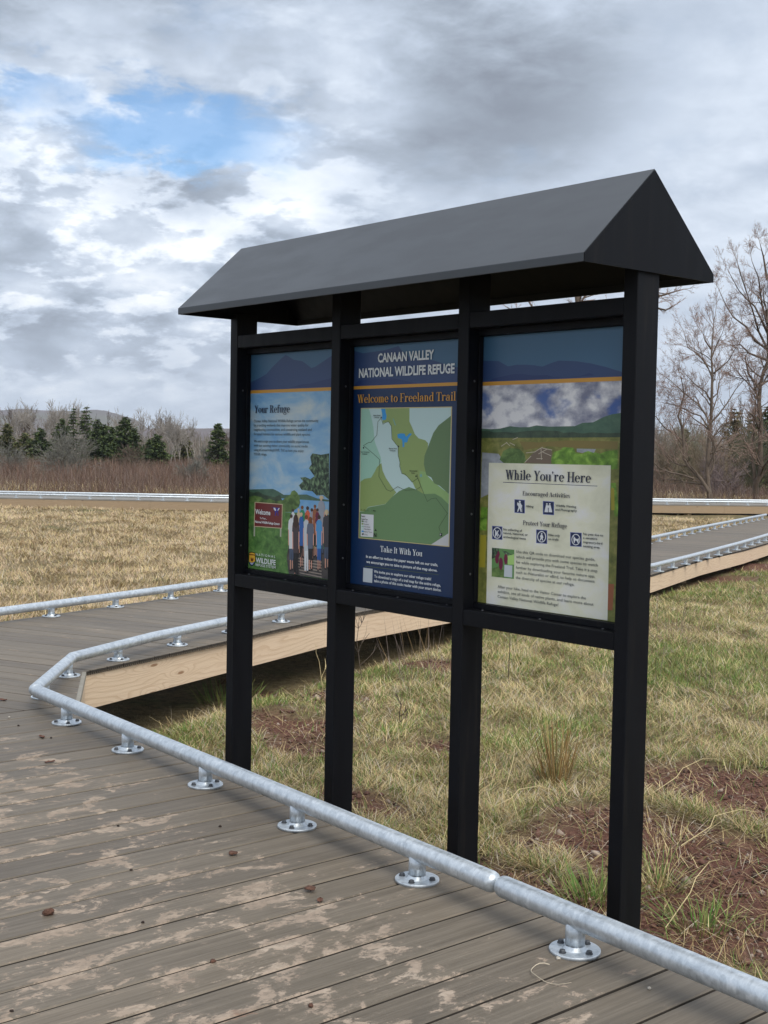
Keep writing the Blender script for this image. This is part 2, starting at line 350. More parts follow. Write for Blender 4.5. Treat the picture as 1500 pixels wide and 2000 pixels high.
('brown_print',10.9,[(463.7,278.2),(462.3,274.3),(458.2,271.7),(453.1,271.4),(448.9,273.7),(447.2,277.5),(448.6,281.4),(452.7,284),(457.8,284.3),(462,282.1)]),
('skin_print',11.2,[(489.3,176.7),(496,177.1),(497.5,93.9),(492.5,93.5)]),
('skin_print',11.2,[(502.7,177.6),(509.4,178),(510.7,98.8),(505.7,98.4)]),
('denim_print',11.3,[(484.7,193.1),(513.1,194.8),(514.1,99.3),(503.6,98.5),(500.5,169.1),(499.4,100.4),(488.9,99.6)]),
('dark_print',11.3,[(489.9,96.1),(499.1,96.8),(499.3,90.1),(490,90)]),
('dark_print',11.3,[(504,100.5),(513.2,101.2),(513.4,94.5),(504.2,94.4)]),
('skin_print',11.35,[(474.7,280.9),(479.7,283.9),(483,193.7),(478.1,188.5)]),
('skin_print',11.35,[(513.1,285.4),(518.2,282.9),(519.9,191),(514.8,195.7)]),
('grey_print',11.4,[(490.9,303.3),(500.9,303.7),(514.5,293.8),(519.6,260.9),(513.9,257.8),(514.4,178.3),(484.3,176.4),(480.5,256.1),(474.5,258.6),(477.8,292.1)]),
('skin_print',11.5,[(493,309.4),(498.6,309.7),(499.2,301.4),(492.8,301.1)]),
('straw_print',11.6,[(505.7,312),(503.9,307.2),(499,304.1),(492.8,303.8),(487.7,306.5),(485.7,311.2),(487.5,316),(492.4,319.1),(498.6,319.4),(503.6,316.7)]),
('skin_print',11.9,[(468.9,164.3),(473.3,164.6),(475.1,81),(471.8,80.8)]),
('skin_print',11.9,[(477.7,164.8),(482.1,165.1),(483.7,85.6),(480.5,85.3)]),
('dark_print',12,[(465.7,180.8),(484.4,182),(485,119.4),(478.2,118.9),(476.3,156.4),(475.4,120.9),(468.5,120.4)]),
('dark_print',12,[(470,83.4),(476.1,83.9),(476.3,77.2),(470.2,77.3)]),
('dark_print',12,[(479.3,87.5),(485.3,87.9),(485.5,81.3),(479.5,81.4)]),
('skin_print',12.05,[(459.3,236.1),(462.5,239),(464.7,176.9),(461.5,173)]),
('skin_print',12.05,[(484.5,240.2),(487.8,237.6),(489,174.7),(485.6,178.2)]),
('berry_print',12.1,[(468.9,258.3),(477.1,258.7),(485.3,248.6),(489,215.4),(485.2,212.4),(485.4,165.3),(465.6,164.1),(463.3,211.2),(459.3,213.7),(461.2,247.3)]),
('skin_print',12.2,[(470.5,264.5),(475.1,264.7),(475.7,256.4),(470.4,256.1)]),
('hair_print',12.3,[(481,265.2),(479.6,261.2),(475.5,258.6),(470.4,258.4),(466.2,260.6),(464.6,264.4),(466,268.3),(470.1,270.9),(475.2,271.2),(479.4,269)]),
('skin_print',12.6,[(295.7,101.5),(302.2,102),(303.6,16.1),(298.8,15.7)]),
('skin_print',12.6,[(308.7,102.4),(315.1,102.9),(316.5,21.2),(311.6,20.8)]),
('denim_print',12.7,[(291.2,118.4),(318.7,120.3),(318.8,56),(308.7,55.2),(306.5,93.7),(304.6,57.2),(294.4,56.4)]),
('dark_print',12.7,[(296.2,18.3),(305.2,19.1),(305.4,12.2),(296.4,12)]),
('dark_print',12.7,[(309.9,22.9),(318.8,23.7),(319,16.8),(310.1,16.7)]),
('skin_print',12.75,[(281.7,201.2),(286.5,204.4),(289.6,118),(284.8,112.8)]),
('skin_print',12.75,[(318.9,206.2),(323.8,203.6),(325.3,115.7),(320.3,120.1)]),
('white_print',12.8,[(297.4,224.4),(307,225),(320.3,214.8),(325.2,180.9),(319.6,177.7),(320,103.3),(290.8,101.1),(287.2,175.8),(281.4,178.3),(284.6,212.9)]),
('skin_print',12.9,[(299.3,230.8),(304.7,231.1),(305.4,222.6),(299.2,222.3)]),
('hair_print',13,[(311.6,232.6),(309.9,228.1),(305.2,225.1),(299.2,224.8),(294.3,227.3),(292.4,231.6),(294.1,236.1),(298.8,239.1),(304.8,239.4),(309.7,237)]),
('skin_print',13.3,[(395.5,100.3),(402.1,100.7),(403.6,16.2),(398.6,15.7)]),
('skin_print',13.3,[(408.7,101.2),(415.3,101.7),(416.6,21.2),(411.7,20.8)]),
('white_print',13.4,[(390.9,116.9),(418.9,118.9),(419.9,21.8),(409.6,20.9),(406.5,92.6),(405.4,22.8),(395.1,21.9)]),
('dark_print',13.4,[(396.1,18.3),(405.1,19.1),(405.3,12.4),(396.2,12.1)]),
('dark_print',13.4,[(410,22.9),(419,23.7),(419.2,17),(410.2,16.7)]),
('skin_print',13.45,[(381.2,200.8),(386.1,203.9),(389.3,116.8),(384.4,111.6)]),
('skin_print',13.45,[(419,205.8),(424,203.3),(425.6,114.5),(420.6,119)]),
('greypale_print',13.5,[(396.5,223.6),(407.7,224.2),(420.5,214.3),(425.5,180.9),(419.8,177.7),(420.2,102.1),(390.6,99.9),(386.9,175.7),(381,178.2),(384.2,212.2)]),
('skin_print',13.6,[(398.8,230),(405.1,230.3),(405.8,221.9),(398.6,221.5)]),
('brown_print',13.7,[(413.1,233.8),(411.1,228.4),(405.6,224.9),(398.6,224.5),(392.9,227.4),(390.6,232.6),(392.6,237.9),(398.2,241.4),(405.1,241.8),(410.8,238.9)]),
('skin_print',14,[(364.5,117.8),(369.5,118.2),(371.1,33.2),(367.4,32.9)]),
('skin_print',14,[(374.5,118.5),(379.4,118.9),(381,38),(377.2,37.7)]),
('dark_print',14.1,[(360.9,134.6),(382.1,136),(382.6,72.4),(374.8,71.8),(372.8,109.9),(371.6,73.8),(363.8,73.2)]),
('dark_print',14.1,[(365.4,35.6),(372.3,36.2),(372.5,29.4),(365.6,29.3)]),
('dark_print',14.1,[(375.9,39.9),(382.8,40.4),(383,33.6),(376.1,33.6)]),
('skin_print',14.15,[(353.2,212.4),(356.9,215.5),(359.7,133.6),(356,128.8)]),
('skin_print',14.15,[(381.8,216.8),(385.6,214.2),(387.2,130.9),(383.4,135.2)]),
('blue_print',14.2,[(364.1,235.1),(373.6,235.6),(382.8,225.4),(386.8,191.7),(382.6,188.6),(383.2,119.2),(360.7,117.6),(357.6,187.1),(353.2,189.7),(355.4,223.9)]),
('skin_print',14.3,[(366,241.4),(371.3,241.7),(371.9,233.3),(365.9,232.9)]),
('straw_print',14.4,[(378.1,243.2),(376.4,238.7),(371.8,235.8),(365.9,235.5),(361.1,237.9),(359.2,242.2),(360.9,246.7),(365.5,249.6),(371.4,249.9),(376.2,247.5)]),
('skin_print',14.7,[(478.2,114.7),(484.3,115.2),(485.9,31.7),(481.3,31.3)]),
('skin_print',14.7,[(490.5,115.6),(496.6,116),(498,36.6),(493.4,36.2)]),
('blue_print',14.8,[(473.9,131.1),(500,133),(500.1,70.4),(490.6,69.7),(488.4,107.1),(486.7,71.6),(477.1,70.8)]),
('dark_print',14.8,[(478.9,33.9),(487.3,34.6),(487.5,27.9),(479,27.7)]),
('dark_print',14.8,[(491.8,38.3),(500.2,39),(500.4,32.4),(492,32.2)]),
('skin_print',14.85,[(464.9,206.1),(469.5,209.2),(472.4,130),(467.9,125.2)]),
('skin_print',14.85,[(500.1,210.9),(504.8,208.4),(506.2,127.9),(501.5,132)]),
('skyblue_print',14.9,[(479.1,228.6),(489.5,229.2),(501.4,219.3),(506.1,186.3),(500.9,183.2),(501.2,116.4),(473.6,114.4),(470.2,181.3),(464.8,183.8),(467.7,217.4)]),
('skin_print',15,[(481.2,234.9),(487.1,235.2),(487.7,226.9),(481,226.5)]),
('hair_print',15.1,[(494.5,238.1),(492.7,233),(487.5,229.7),(481,229.4),(475.7,232.1),(473.6,237),(475.4,242),(480.6,245.4),(487.1,245.7),(492.4,242.9)]),
('skin_print',15.4,[(325.6,86.5),(332.9,87.1),(334.3,1.6),(328.8,1.1)]),
('skin_print',15.4,[(340.3,87.6),(347.6,88.2),(348.8,6.9),(343.3,6.4)]),
('dark_print',15.5,[(320.5,103.3),(351.7,105.6),(352.5,7.5),(341,6.5),(337.7,78.9),(336.4,8.3),(324.9,7.3)]),
('dark_print',15.5,[(325.9,3.7),(336,4.6),(336.1,0),(326,0)]),
('dark_print',15.5,[(341.5,8.5),(351.5,9.4),(351.7,2.5),(341.6,2.2)]),
('skin_print',15.55,[(309.8,194.7),(315.3,197.8),(318.6,104.1),(313.2,98.6)]),
('skin_print',15.55,[(351.9,200),(357.5,197.5),(359.1,101.9),(353.5,106.6)]),
('slate_print',15.6,[(326.4,217.9),(339.8,218.6),(353.5,208.6),(359,174.9),(352.7,171.6),(353.1,88.6),(320,86.1),(316,169.4),(309.5,171.8),(313.2,206.3)]),
('skin_print',15.7,[(329.2,224.3),(336.7,224.7),(337.5,216.2),(328.9,215.7)]),
('hair_print',15.8,[(346.2,230.2),(343.8,223.9),(337.2,219.7),(329,219.3),(322.2,222.7),(319.4,228.8),(321.8,235.1),(328.4,239.2),(336.7,239.7),(343.5,236.2)]),
('skin_print',16.1,[(421.3,110.6),(428.6,111.1),(429.9,26.9),(424.5,26.4)]),
('skin_print',16.1,[(435.8,111.7),(443.1,112.2),(444.4,32.1),(438.9,31.6)]),
('dark_print',16.2,[(416.3,127.1),(447.2,129.3),(447.1,66.2),(435.7,65.3),(433.3,103),(431.1,67.2),(419.7,66.3)]),
('dark_print',16.2,[(421.6,29),(431.7,29.9),(431.9,23.1),(421.8,22.8)]),
('dark_print',16.2,[(437,33.7),(447,34.5),(447.2,27.8),(437.2,27.5)]),
('skin_print',16.25,[(406.3,192.3),(411.7,195.5),(414.5,124.5),(409.1,120)]),
('skin_print',16.25,[(448,197.6),(453.5,195.2),(454.6,123.2),(449.1,126.9)]),
('navygrey_print',16.3,[(423.1,215.2),(435.6,215.9),(449.6,206.1),(455,172.9),(448.8,169.7),(448.5,112.6),(415.8,110.2),(412.4,167.4),(405.9,169.8),(409.6,203.8)]),
('skin_print',16.4,[(425.7,221.6),(432.7,221.9),(433.5,213.6),(425.4,213.1)]),
('brown_print',16.5,[(441.6,226.9),(439.4,220.9),(433.2,216.9),(425.5,216.5),(419.1,219.8),(416.6,225.5),(418.8,231.5),(425,235.5),(432.7,235.9),(439.1,232.6)]),
('skin_print',16.8,[(524.5,123.6),(532,124.1),(533.3,41.3),(527.7,40.8)]),
('skin_print',16.8,[(539.4,124.7),(546.9,125.2),(548.1,46.4),(542.5,45.9)]),
('denim_print',16.9,[(519.3,139.8),(551.1,142),(550.9,80),(539.3,79.1),(536.9,116.2),(534.6,80.9),(522.8,80)]),
('dark_print',16.9,[(524.8,43.3),(535.1,44.2),(535.3,37.6),(525,37.2)]),
('dark_print',16.9,[(540.6,48),(550.9,48.8),(551,42.2),(540.8,41.9)]),
('skin_print',16.95,[(508.5,225.2),(514.1,228.3),(517.4,140.2),(511.9,134.9)]),
('skin_print',16.95,[(551.4,230.3),(557.1,227.9),(558.6,138.2),(552.9,142.6)]),
('charcoal_print',17,[(525.8,247.7),(538.8,248.4),(553.1,238.7),(558.6,206),(552.2,202.9),(552.5,125.6),(518.8,123.2),(514.8,200.6),(508.2,203),(511.9,236.5)]),
('skin_print',17.1,[(528.5,253.9),(535.8,254.3),(536.5,246),(528.2,245.6)]),
('straw_print',17.2,[(545,260),(542.7,253.7),(536.3,249.6),(528.2,249.2),(521.6,252.7),(518.9,258.7),(521.2,265.1),(527.7,269.2),(535.7,269.6),(542.3,266.1)]),
('hair_print',19,[(317.6,225.8),(332.6,239.1),(348.2,227.5),(351.8,199.3),(335,184.1),(316.4,198.9)]),
('straw_print',19,[(483,311.1),(513,310.9),(510.1,315.2),(506.3,321.7),(489.5,321)]),
('brown_print',19,[(418,222.8),(439.4,224),(442.5,210.2),(416.5,209.8)]),
('post_print',5,[(38.2,178.1),(48.6,178.1),(47.6,134.1),(37.2,134)]),
('post_print',5,[(224.2,180.3),(235,180.9),(234,144.8),(224.1,145)]),
('signedge_print',6,[(42.5,276.9),(239.9,277),(239,178.3),(38.3,174.5)]),
('maroon_print',7,[(47.8,274.2),(235.6,274.2),(234.5,180.9),(43.4,177.5)]),
('goose_print',8,[(155.7,261.5),(183.3,261.6),(193.3,260.4),(203.3,260.8),(220.6,261.1),(214.5,250.7),(208.7,244.6),(213,228.9),(206.6,228.5),(202.7,242.8),(196.3,241.1),(193.2,227.8),(186.7,228.1),(188.8,243.6),(181.1,249),(175.8,259.5)]),
('white_print',9,[(177.3,259.6),(188.4,259.5),(195.5,251.2),(193.7,246.7),(183.6,250)]),
('white_print',9,[(220.1,260.5),(214.2,259.6),(206.5,251.7),(207.6,247.7),(215.4,253.6)]),
('black_print',5,[(4.2,65.4),(26.7,68.9),(52.9,66.1),(55.3,33.6),(46.3,19.4),(29.8,8.2),(12.8,12.8),(2.9,29.4)]),
('yellow_print',6,[(8.5,62.8),(26.8,65.9),(49.4,63.4),(51.1,33.8),(42,22.1),(29.7,12.4),(15.9,16.7),(7.1,30.3)]),
('brown_print',7,[(8.7,53.8),(49.6,55.1),(49.5,58.7),(8.5,59.2)]),
('brown_print',7,[(15.2,46.5),(21.7,39.8),(28.9,45.8),(35.3,40.3),(42.4,47.4),(37.6,33.6),(29.3,27),(19.7,33.1)]),
('blue_print',7,[(9.4,24.5),(30.5,23.8),(49.2,28.9),(40,19.8),(29.7,12.4),(15.9,17)]),
('white_print',8,[(15.8,21.4),(28.5,20.1),(40.9,23.5),(31.7,16.2),(22.2,16.6)]),
],
2:[
('navy_face',0,[(0,0),(628,0),(628,883),(0,883)]),
('header_blue',1,[(0,737),(628,737),(628,883),(0,883)]),
('header_mount',2,[(0,737),(0,868.3),(54,857.2),(174.6,863),(252.2,874.4),(271.9,855.9),(322.1,826.3),(411.2,817.7),(440.3,815.5),(512.2,796.8),(557.9,787.9),(628,787.9),(628,737)]),
('header_ridge',3,[(0,737),(7.5,745.4),(32.1,757.7),(113.7,762.1),(232.5,759.5),(339.7,741.5),(359.7,737)]),
('gold',4,[(0,725.5),(628,725.5),(628,737),(0,737)]),
('mapedge',1,[(45.6,655.6),(538.6,654.6),(539.8,174.1),(45.6,172.1)]),
('map_pale',2,[(47.5,652.8),(533.5,651.3),(535.9,177.2),(49.9,175.2)]),
('map_mint',3,[(47.5,652.8),(92.4,652.8),(106.1,624.1),(120,585.9),(127.9,534.3),(147.9,502),(165.5,475.2),(169.4,459),(145.5,439.5),(133.3,422.9),(112.6,399.2),(74.1,393.9),(50.5,382.2)]),
('map_olive',3,[(162.4,652.5),(318.4,652),(319.9,604.1),(333.5,585.7),(350.2,559.6),(370.2,545.3),(405.5,539),(420.5,528.8),(419.7,515.8),(403.4,479.3),(400.2,458.4),(412.6,432.7),(420.9,414.8),(444.4,400),(471.6,382.8),(517.4,363.9),(533.3,354.4),(532.3,316.1),(461.4,346.3),(399.8,346.5),(358,368.4),(343.5,388.9),(315,409.1),(286.6,418.9),(275.9,439.9),(264.5,482.2),(259.4,514),(227.9,543.1),(222.5,585.8),(203.4,604.6),(174.4,599.4)]),
('map_olive',4,[(50.5,382.2),(74.1,393.9),(112.6,399.2),(133.3,422.9),(145.5,439.5),(169.5,455),(177.4,426.8),(197,400.3),(231,369.2),(256.2,350.1),(224.1,326),(195.6,305.9),(98.6,290.5),(77.6,273),(50.6,271.6)]),
('map_light',4,[(377.6,431.8),(414.7,427.6),(422.9,412.3),(448.3,397.5),(479.2,381.8),(517.4,362.7),(533.3,354.4),(532.5,321.2),(461.2,352.8),(403.5,350.5),(384.9,387.7)]),
('map_dark',5,[(533.7,623),(472.7,590.7),(446.9,565),(428.8,531.4),(403.3,484.5),(400.3,455.8),(415,417.2),(440.3,410.2),(456.2,390),(484.9,382),(532.5,355.6)]),
('map_green',5,[(49.8,270.2),(77.6,273),(98.7,289.1),(195.7,305.3),(232.1,333),(272.3,356),(324.1,372.5),(364,364.7),(403.5,350.5),(461.1,354.1),(495.6,342.6),(532.5,319.9),(533.8,220.5),(447.6,176.1),(49.9,175.2)]),
('map_grey',6,[(533.8,220.5),(536.7,177.2),(447.6,176.1)]),
('map_water',6,[(161.6,651.2),(185.4,651.4),(188.3,636.9),(193.6,626.1),(190.7,612.7),(178.3,609.6),(169,612.8),(169.2,634.4)]),
('map_water',6,[(256,559.2),(274.2,562.5),(294.4,561.5),(302.8,550.2),(322.3,563.4),(334.3,560.8),(316.9,546.3),(309.4,530.4),(295.3,530.3),(293.8,514.4),(285.8,513),(284,532.9),(278.9,542.1),(258.5,545.9)]),
('map_pond',6,[(380,418.9),(391.7,420.5),(393.9,411.4),(382.3,408.5)]),
('map_pond',6,[(227.8,616.5),(234,614.6),(246.9,591.1),(240.8,591.2)]),
('map_trail',7,[(165.1,619.2),(157.9,614.5),(159.7,613.3),(166.9,618)]),
('map_trail',7.1,[(158.9,615.2),(144.3,605.1),(146.1,603.9),(160.8,614)]),
('map_trail',7.2,[(144.5,605.4),(139.9,555.7),(142.4,555.6),(147,605.3)]),
('map_trail',7.3,[(140.7,557),(107.4,529.4),(109.4,528.4),(142.7,556)]),
('map_trail',7.4,[(109.4,530.2),(92.9,528.8),(93.3,527.2),(109.8,528.5)]),
('map_trail',7.5,[(93.9,529),(63.9,517.3),(65.3,515.9),(95.2,527.6)]),
('map_trail',7.6,[(63.9,516.5),(127,484.5),(128.6,485.7),(65.5,517.8)]),
('map_trail',7.7,[(125.8,485.1),(159.2,466),(160.9,467.2),(127.5,486.3)]),
('map_trail',7.8,[(158.2,467.4),(156.2,404.1),(158.8,404.1),(160.7,467.4)]),
('map_trail',7.9,[(156,404.6),(201.7,357.9),(203.8,358.8),(158.2,405.4)]),
('map_trail',8,[(201.2,358.2),(225.6,352.5),(226.5,354),(202.2,359.7)]),
('map_trail',8.1,[(225.4,352.5),(265,371.3),(263.6,372.6),(224,353.8)]),
('map_trail',8.2,[(262.5,371.1),(304.6,358.9),(305.7,360.4),(263.6,372.6)]),
('map_trail',8.3,[(303.9,359),(364.8,364),(364.6,365.5),(303.7,360.6)]),
('map_trail',8.4,[(364.1,363.8),(390.4,375.7),(389.1,377),(362.8,365.1)]),
('map_trail',8.5,[(390.5,376),(371.4,406.3),(369.3,405.6),(388.3,375.3)]),
('map_trail',8.6,[(371.9,405.2),(367.3,420.4),(365,420.1),(369.6,404.9)]),
('map_trail',7,[(164.2,615.8),(173.5,594.6),(176,595.1),(166.6,616.2)]),
('map_trail',7.1,[(174.6,594.4),(192.3,601.6),(191,602.9),(173.2,595.8)]),
('map_trail',7.2,[(190.7,601.1),(206.5,604),(205.8,605.5),(189.9,602.6)]),
('map_trail',7.3,[(204,604.6),(221.8,587.7),(223.9,588.6),(206,605.5)]),
('map_trail',7.4,[(221.2,589),(224.6,542.6),(227.1,542.6),(223.6,589)]),
('map_trail',7.5,[(224.4,543),(261,513.2),(262.9,514.2),(226.3,544)]),
('map_trail',7.6,[(260.2,514.5),(261.1,484.3),(263.6,484.4),(262.7,514.6)]),
('map_trail',7.7,[(261,485.1),(272.3,457.8),(274.7,458.2),(263.3,485.5)]),
('map_trail',7.8,[(272.1,459),(270.4,444.7),(272.8,444.6),(274.6,458.9)]),
('map_trail',7.9,[(270.3,445.3),(283.7,418.2),(286,418.7),(272.6,445.8)]),
('map_trail',8,[(283.8,418.1),(303.4,417.2),(303.6,418.8),(284,419.7)]),
('map_trail',8.1,[(301.4,417.9),(341.1,389.3),(342.9,390.4),(303.2,418.9)]),
('map_trail',8.2,[(341.6,389.3),(373.8,405.2),(372.5,406.5),(340.2,390.5)]),
('map_trail',7,[(387.8,376.2),(402.7,352.4),(404.8,353),(389.9,376.8)]),
('map_trail',7.1,[(402.1,353.2),(422.9,324.6),(425,325.3),(404.2,353.9)]),
('map_trail',7.2,[(423.8,324.4),(443.8,334.9),(442.5,336.1),(422.4,325.7)]),
('map_trail',7.3,[(442.2,334.4),(468.2,338.7),(467.7,340.2),(441.7,335.9)]),
('map_trail',7.4,[(466,339.2),(526.7,288.2),(528.5,289.2),(467.8,340.2)]),
('map_trail',7.5,[(526.6,289.8),(484.3,239.2),(486.2,238.5),(528.5,289.1)]),
('map_trail',7.6,[(484.3,239.4),(492.8,223.6),(494.9,224.2),(486.4,240)]),
('black_print',9.5,[(168.4,619.6),(167.4,617.1),(164.7,616.1),(162,617.2),(160.8,619.6),(161.9,622.1),(164.5,623.1),(167.2,622.1)]),
('black_print',9.5,[(70.3,508.7),(69.2,506.1),(66.5,505.1),(63.7,506.1),(62.5,508.6),(63.6,511.1),(66.3,512.2),(69.1,511.2)]),
('black_print',9.5,[(267.1,515.7),(266.1,513.3),(263.6,512.2),(260.9,513.2),(259.8,515.6),(260.8,518.1),(263.3,519.1),(266,518.2)]),
('black_print',9.5,[(365.3,411.9),(364.4,409.5),(361.9,408.4),(359.3,409.3),(358.2,411.7),(359.2,414.1),(361.7,415.2),(364.2,414.3)]),
('white_print',6,[(58.7,263.2),(131.1,263.4),(131.8,181.1),(57.6,179.3)]),
('map_dark',7,[(62,239.1),(73.3,239.1),(73.1,233),(61.8,233)]),
('map_olive',7,[(62.3,229.7),(73.6,229.8),(73.3,223.7),(62,223.6)]),
('map_mint',7,[(62.6,219.7),(73.9,219.8),(73.6,213.8),(62.3,213.6)]),
('map_pale',7,[(62.8,210.9),(74.1,211),(73.9,204.9),(62.6,204.8)]),
('map_water',7,[(63.1,202.1),(74.4,202.2),(74.1,196.1),(62.8,196)]),
('black_print',7,[(63.4,191.6),(74.7,191.7),(74.4,185.6),(63.1,185.5)]),
('black_print',6,[(137.1,204.4),(143.7,213),(151.5,204.8)]),
('black_print',7,[(490.4,219),(503.2,219.3),(502.8,208.5),(490,208.2)]),
('map_trail',2,[(84.9,71.9),(488.7,74.9),(488.7,73),(85,69.2)]),
('greypale_print',2,[(76.9,63.9),(130.9,64.2),(130,12.1),(76,11.8)]),
],
3:[
('cloud_print',0,[(0,0),(628,0),(628,883),(0,883)]),
('header_blue',1,[(0,734),(628,734),(628,883),(0,883)]),
('header_mount',2,[(0,734),(0,804.4),(72.6,800.2),(116.7,781.4),(155.1,785.2),(197.3,783.6),(234.8,780),(267.8,774.9),(299.9,783.6),(335.6,791.1),(410.1,786),(467.6,777),(523.9,764.8),(581.4,749.1),(628,739.1),(628,734)]),
('header_ridge',3,[(30.6,735.9),(48.1,743.2),(83.1,748.4),(134.8,755.1),(177.3,755.6),(227.6,748.5),(289,748),(317.4,739.7),(372.9,738.5),(427,740.7),(461,748.3),(483.9,740.3)]),
('gold',4,[(0,721.4),(628,721.4),(628,734),(0,734)]),
('hill_print',1,[(0,330),(0,579.8),(44.7,577.6),(88.7,579.8),(131.8,587.5),(174.6,583.8),(216.6,584.4),(249.5,589.8),(298.6,585.8),(409.3,587.1),(439.7,597.3),(481.4,598.6),(521.9,614.3),(554.7,622.6),(580.8,625.2),(628,633.2),(628,330)]),
('wood_print',2,[(0,300),(0,570.3),(27,573.5),(58.3,567.2),(110.8,568.9),(145.4,565.9),(208.6,572.2),(258.3,573.7),(339.2,572.3),(363.1,566.4),(402.2,568.9),(444.7,564.3),(478.7,568.2),(531.1,565.4),(582.2,567),(628,567),(628,300)]),
('marsh_print',3,[(0,0),(0,548.1),(628,554.2),(628,0)]),
('water_print',4,[(6,500.4),(82.6,496.8),(109.8,469.1),(135.8,466.6),(136.6,441.7),(6.7,438.4)]),
('water_print',4,[(5.2,470.4),(39.5,464.8),(42.8,363.6),(5.5,349.4)]),
('brown_marsh',4,[(176.1,538.3),(259.6,535.9),(379.7,542.8),(579.5,541.4),(580.3,518.6),(419.4,519.6),(300.7,524.2),(198.1,510.8)]),
('bush_print',5,[(87.6,478.1),(104.2,506.5),(134.1,517.8),(176.9,513.6),(198.5,498.6),(207.8,474.2),(187,466.1),(109.9,466)]),
('brush_print',5,[(314.3,482.3),(325.5,506.5),(353.1,512.8),(364.7,521.9),(403.9,520.9),(416.1,504.8),(443.1,502.3),(461.7,514.2),(488.4,508.8),(511,503.3),(540.3,512.4),(580.4,515.8),(581.7,458.8),(556.9,458.2),(552.9,469.6),(318.8,467.4)]),
('water_print',5.5,[(419.5,518.1),(495.6,517.6),(488.5,505.9),(465.6,511.4),(443,505.2),(419.8,507.8)]),
('lodge_print',6,[(203.7,469.5),(227.9,496),(260.3,516.2),(292.8,518.1),(317.3,509.4),(314.7,468.8)]),
('stick_print',7,[(202,469.8),(229.7,491.1),(227.6,492.6),(199.9,471.3)]),
('stick_print',7,[(206.1,500.6),(245.2,504.4),(244.8,506.5),(205.8,502.7)]),
('stick_print',7,[(244.2,504.1),(278,520.4),(276.4,522.1),(242.6,505.9)]),
('stick_print',7,[(269,518.4),(272.4,480.8),(275.2,481),(271.8,518.5)]),
('stick_print',7,[(275.5,517),(317.8,511.2),(318.3,513.3),(276,519)]),
('stick_print',7,[(260.8,498.3),(298.4,514.5),(297,516.3),(259.3,500.1)]),
('stick_print',7,[(275.6,505.1),(314.1,493.1),(315.2,495),(276.7,507)]),
('stick_print',7,[(252.3,483.1),(278.6,483.6),(278.5,485.7),(252.2,485.3)]),
('stick_print',7,[(95.1,520.7),(122.2,534.2),(120.5,536),(93.3,522.5)]),
('stick_print',7,[(114.6,534.3),(133.6,522.7),(135.5,524.4),(116.5,535.9)]),
('stick_print',7,[(132.1,532.6),(155.4,524.5),(156.7,526.4),(133.4,534.5)]),
('stick_print',7,[(145.9,543),(168.6,549.8),(167.4,551.8),(144.7,545)]),
('brush_print',5,[(557.9,416.1),(575.5,316.5),(593.4,319),(576,418.2)]),
('rust_print',5,[(558.7,113.1),(555.2,32.9),(577.2,34.2),(580.6,114.1)]),
('yellowgrass_print',5.5,[(558.2,401),(562.5,335.1),(574.9,335.9),(570.6,401.7)]),
('yellowgrass_print',5,[(7.1,224.6),(5.5,116.8),(32.6,118.5),(34.1,225.7)]),
('brush_print',5,[(6.5,318.4),(3.6,240.9),(35.1,241.7),(38,318.8)]),
('paper_print',8,[(39.4,466.7),(555.8,469.3),(559.3,2),(176.3,0),(42.2,0)]),
('navy_print',9,[(106.8,403.4),(505.8,404.7),(505.8,406.4),(106.8,405.3)]),
('badge_edge',9,[(159.8,351.1),(206.5,350.7),(207.9,307.1),(161.3,307.2)]),
('navy_print',10,[(162,349.7),(204.4,349),(205.8,308.5),(163.4,308.8)]),
('badge_edge',9,[(284.3,351),(332,350.7),(333.5,308.1),(285.8,308)]),
('navy_print',10,[(286.4,349.6),(330.1,349.1),(331.5,309.5),(287.8,309.6)]),
('badge_edge',9,[(60.9,259),(108.4,259.3),(109.9,215.5),(62.3,214.8)]),
('navy_print',10,[(63.2,257.6),(106.3,257.6),(107.7,216.9),(64.5,216.5)]),
('badge_edge',9,[(258.7,259),(306.2,259.5),(307.6,216),(260.2,215.2)]),
('navy_print',10,[(260.8,257.6),(304.2,257.9),(305.6,217.4),(262.2,216.8)]),
('badge_edge',9,[(401.7,259.4),(448.9,260),(450.4,216.5),(403.2,215.5)]),
('navy_print',10,[(403.7,258),(447,258.4),(448.5,217.9),(405.1,217.2)]),
('white_print',11,[(188.6,344),(188.4,342.9),(187.8,341.8),(186.9,341),(185.8,340.4),(184.5,340.2),(183.1,340.3),(181.9,340.7),(181,341.5),(180.3,342.5),(180.1,343.7),(180.3,344.8),(180.8,345.9),(181.7,346.7),(182.9,347.3),(184.2,347.6),(185.5,347.4),(186.7,347),(187.7,346.2),(188.3,345.2)]),
('white_print',11,[(177.7,339.2),(189.5,339.8),(193.4,326.4),(190.9,324.7),(193.8,312.5),(188.8,311.3),(184.2,322.8),(177.8,310.8),(173.5,311.5),(179,325.7),(176.2,331.7)]),
('white_print',11,[(173.4,340.9),(177.6,341.1),(177.1,331.2),(172.8,332.2)]),
('white_print',11,[(192.3,332.8),(194.8,310.6),(196.5,310.8),(194,333)]),
('white_print',11.5,[(185.4,336.6),(194.4,329.8),(196.6,331.4),(187.6,338.1)]),
('white_print',11,[(305.7,342.3),(305.6,341.5),(305.1,340.8),(304.3,340.2),(303.3,339.9),(302.2,339.7),(301.1,339.7),(300,340),(299.2,340.5),(298.7,341.2),(298.5,341.9),(298.6,342.7),(299.1,343.4),(299.9,344),(300.9,344.3),(302,344.5),(303.2,344.4),(304.2,344.1),(305,343.6),(305.5,343)]),
('white_print',11,[(298.2,338.6),(305.9,338.9),(307.9,316.1),(292.4,315.9)]),
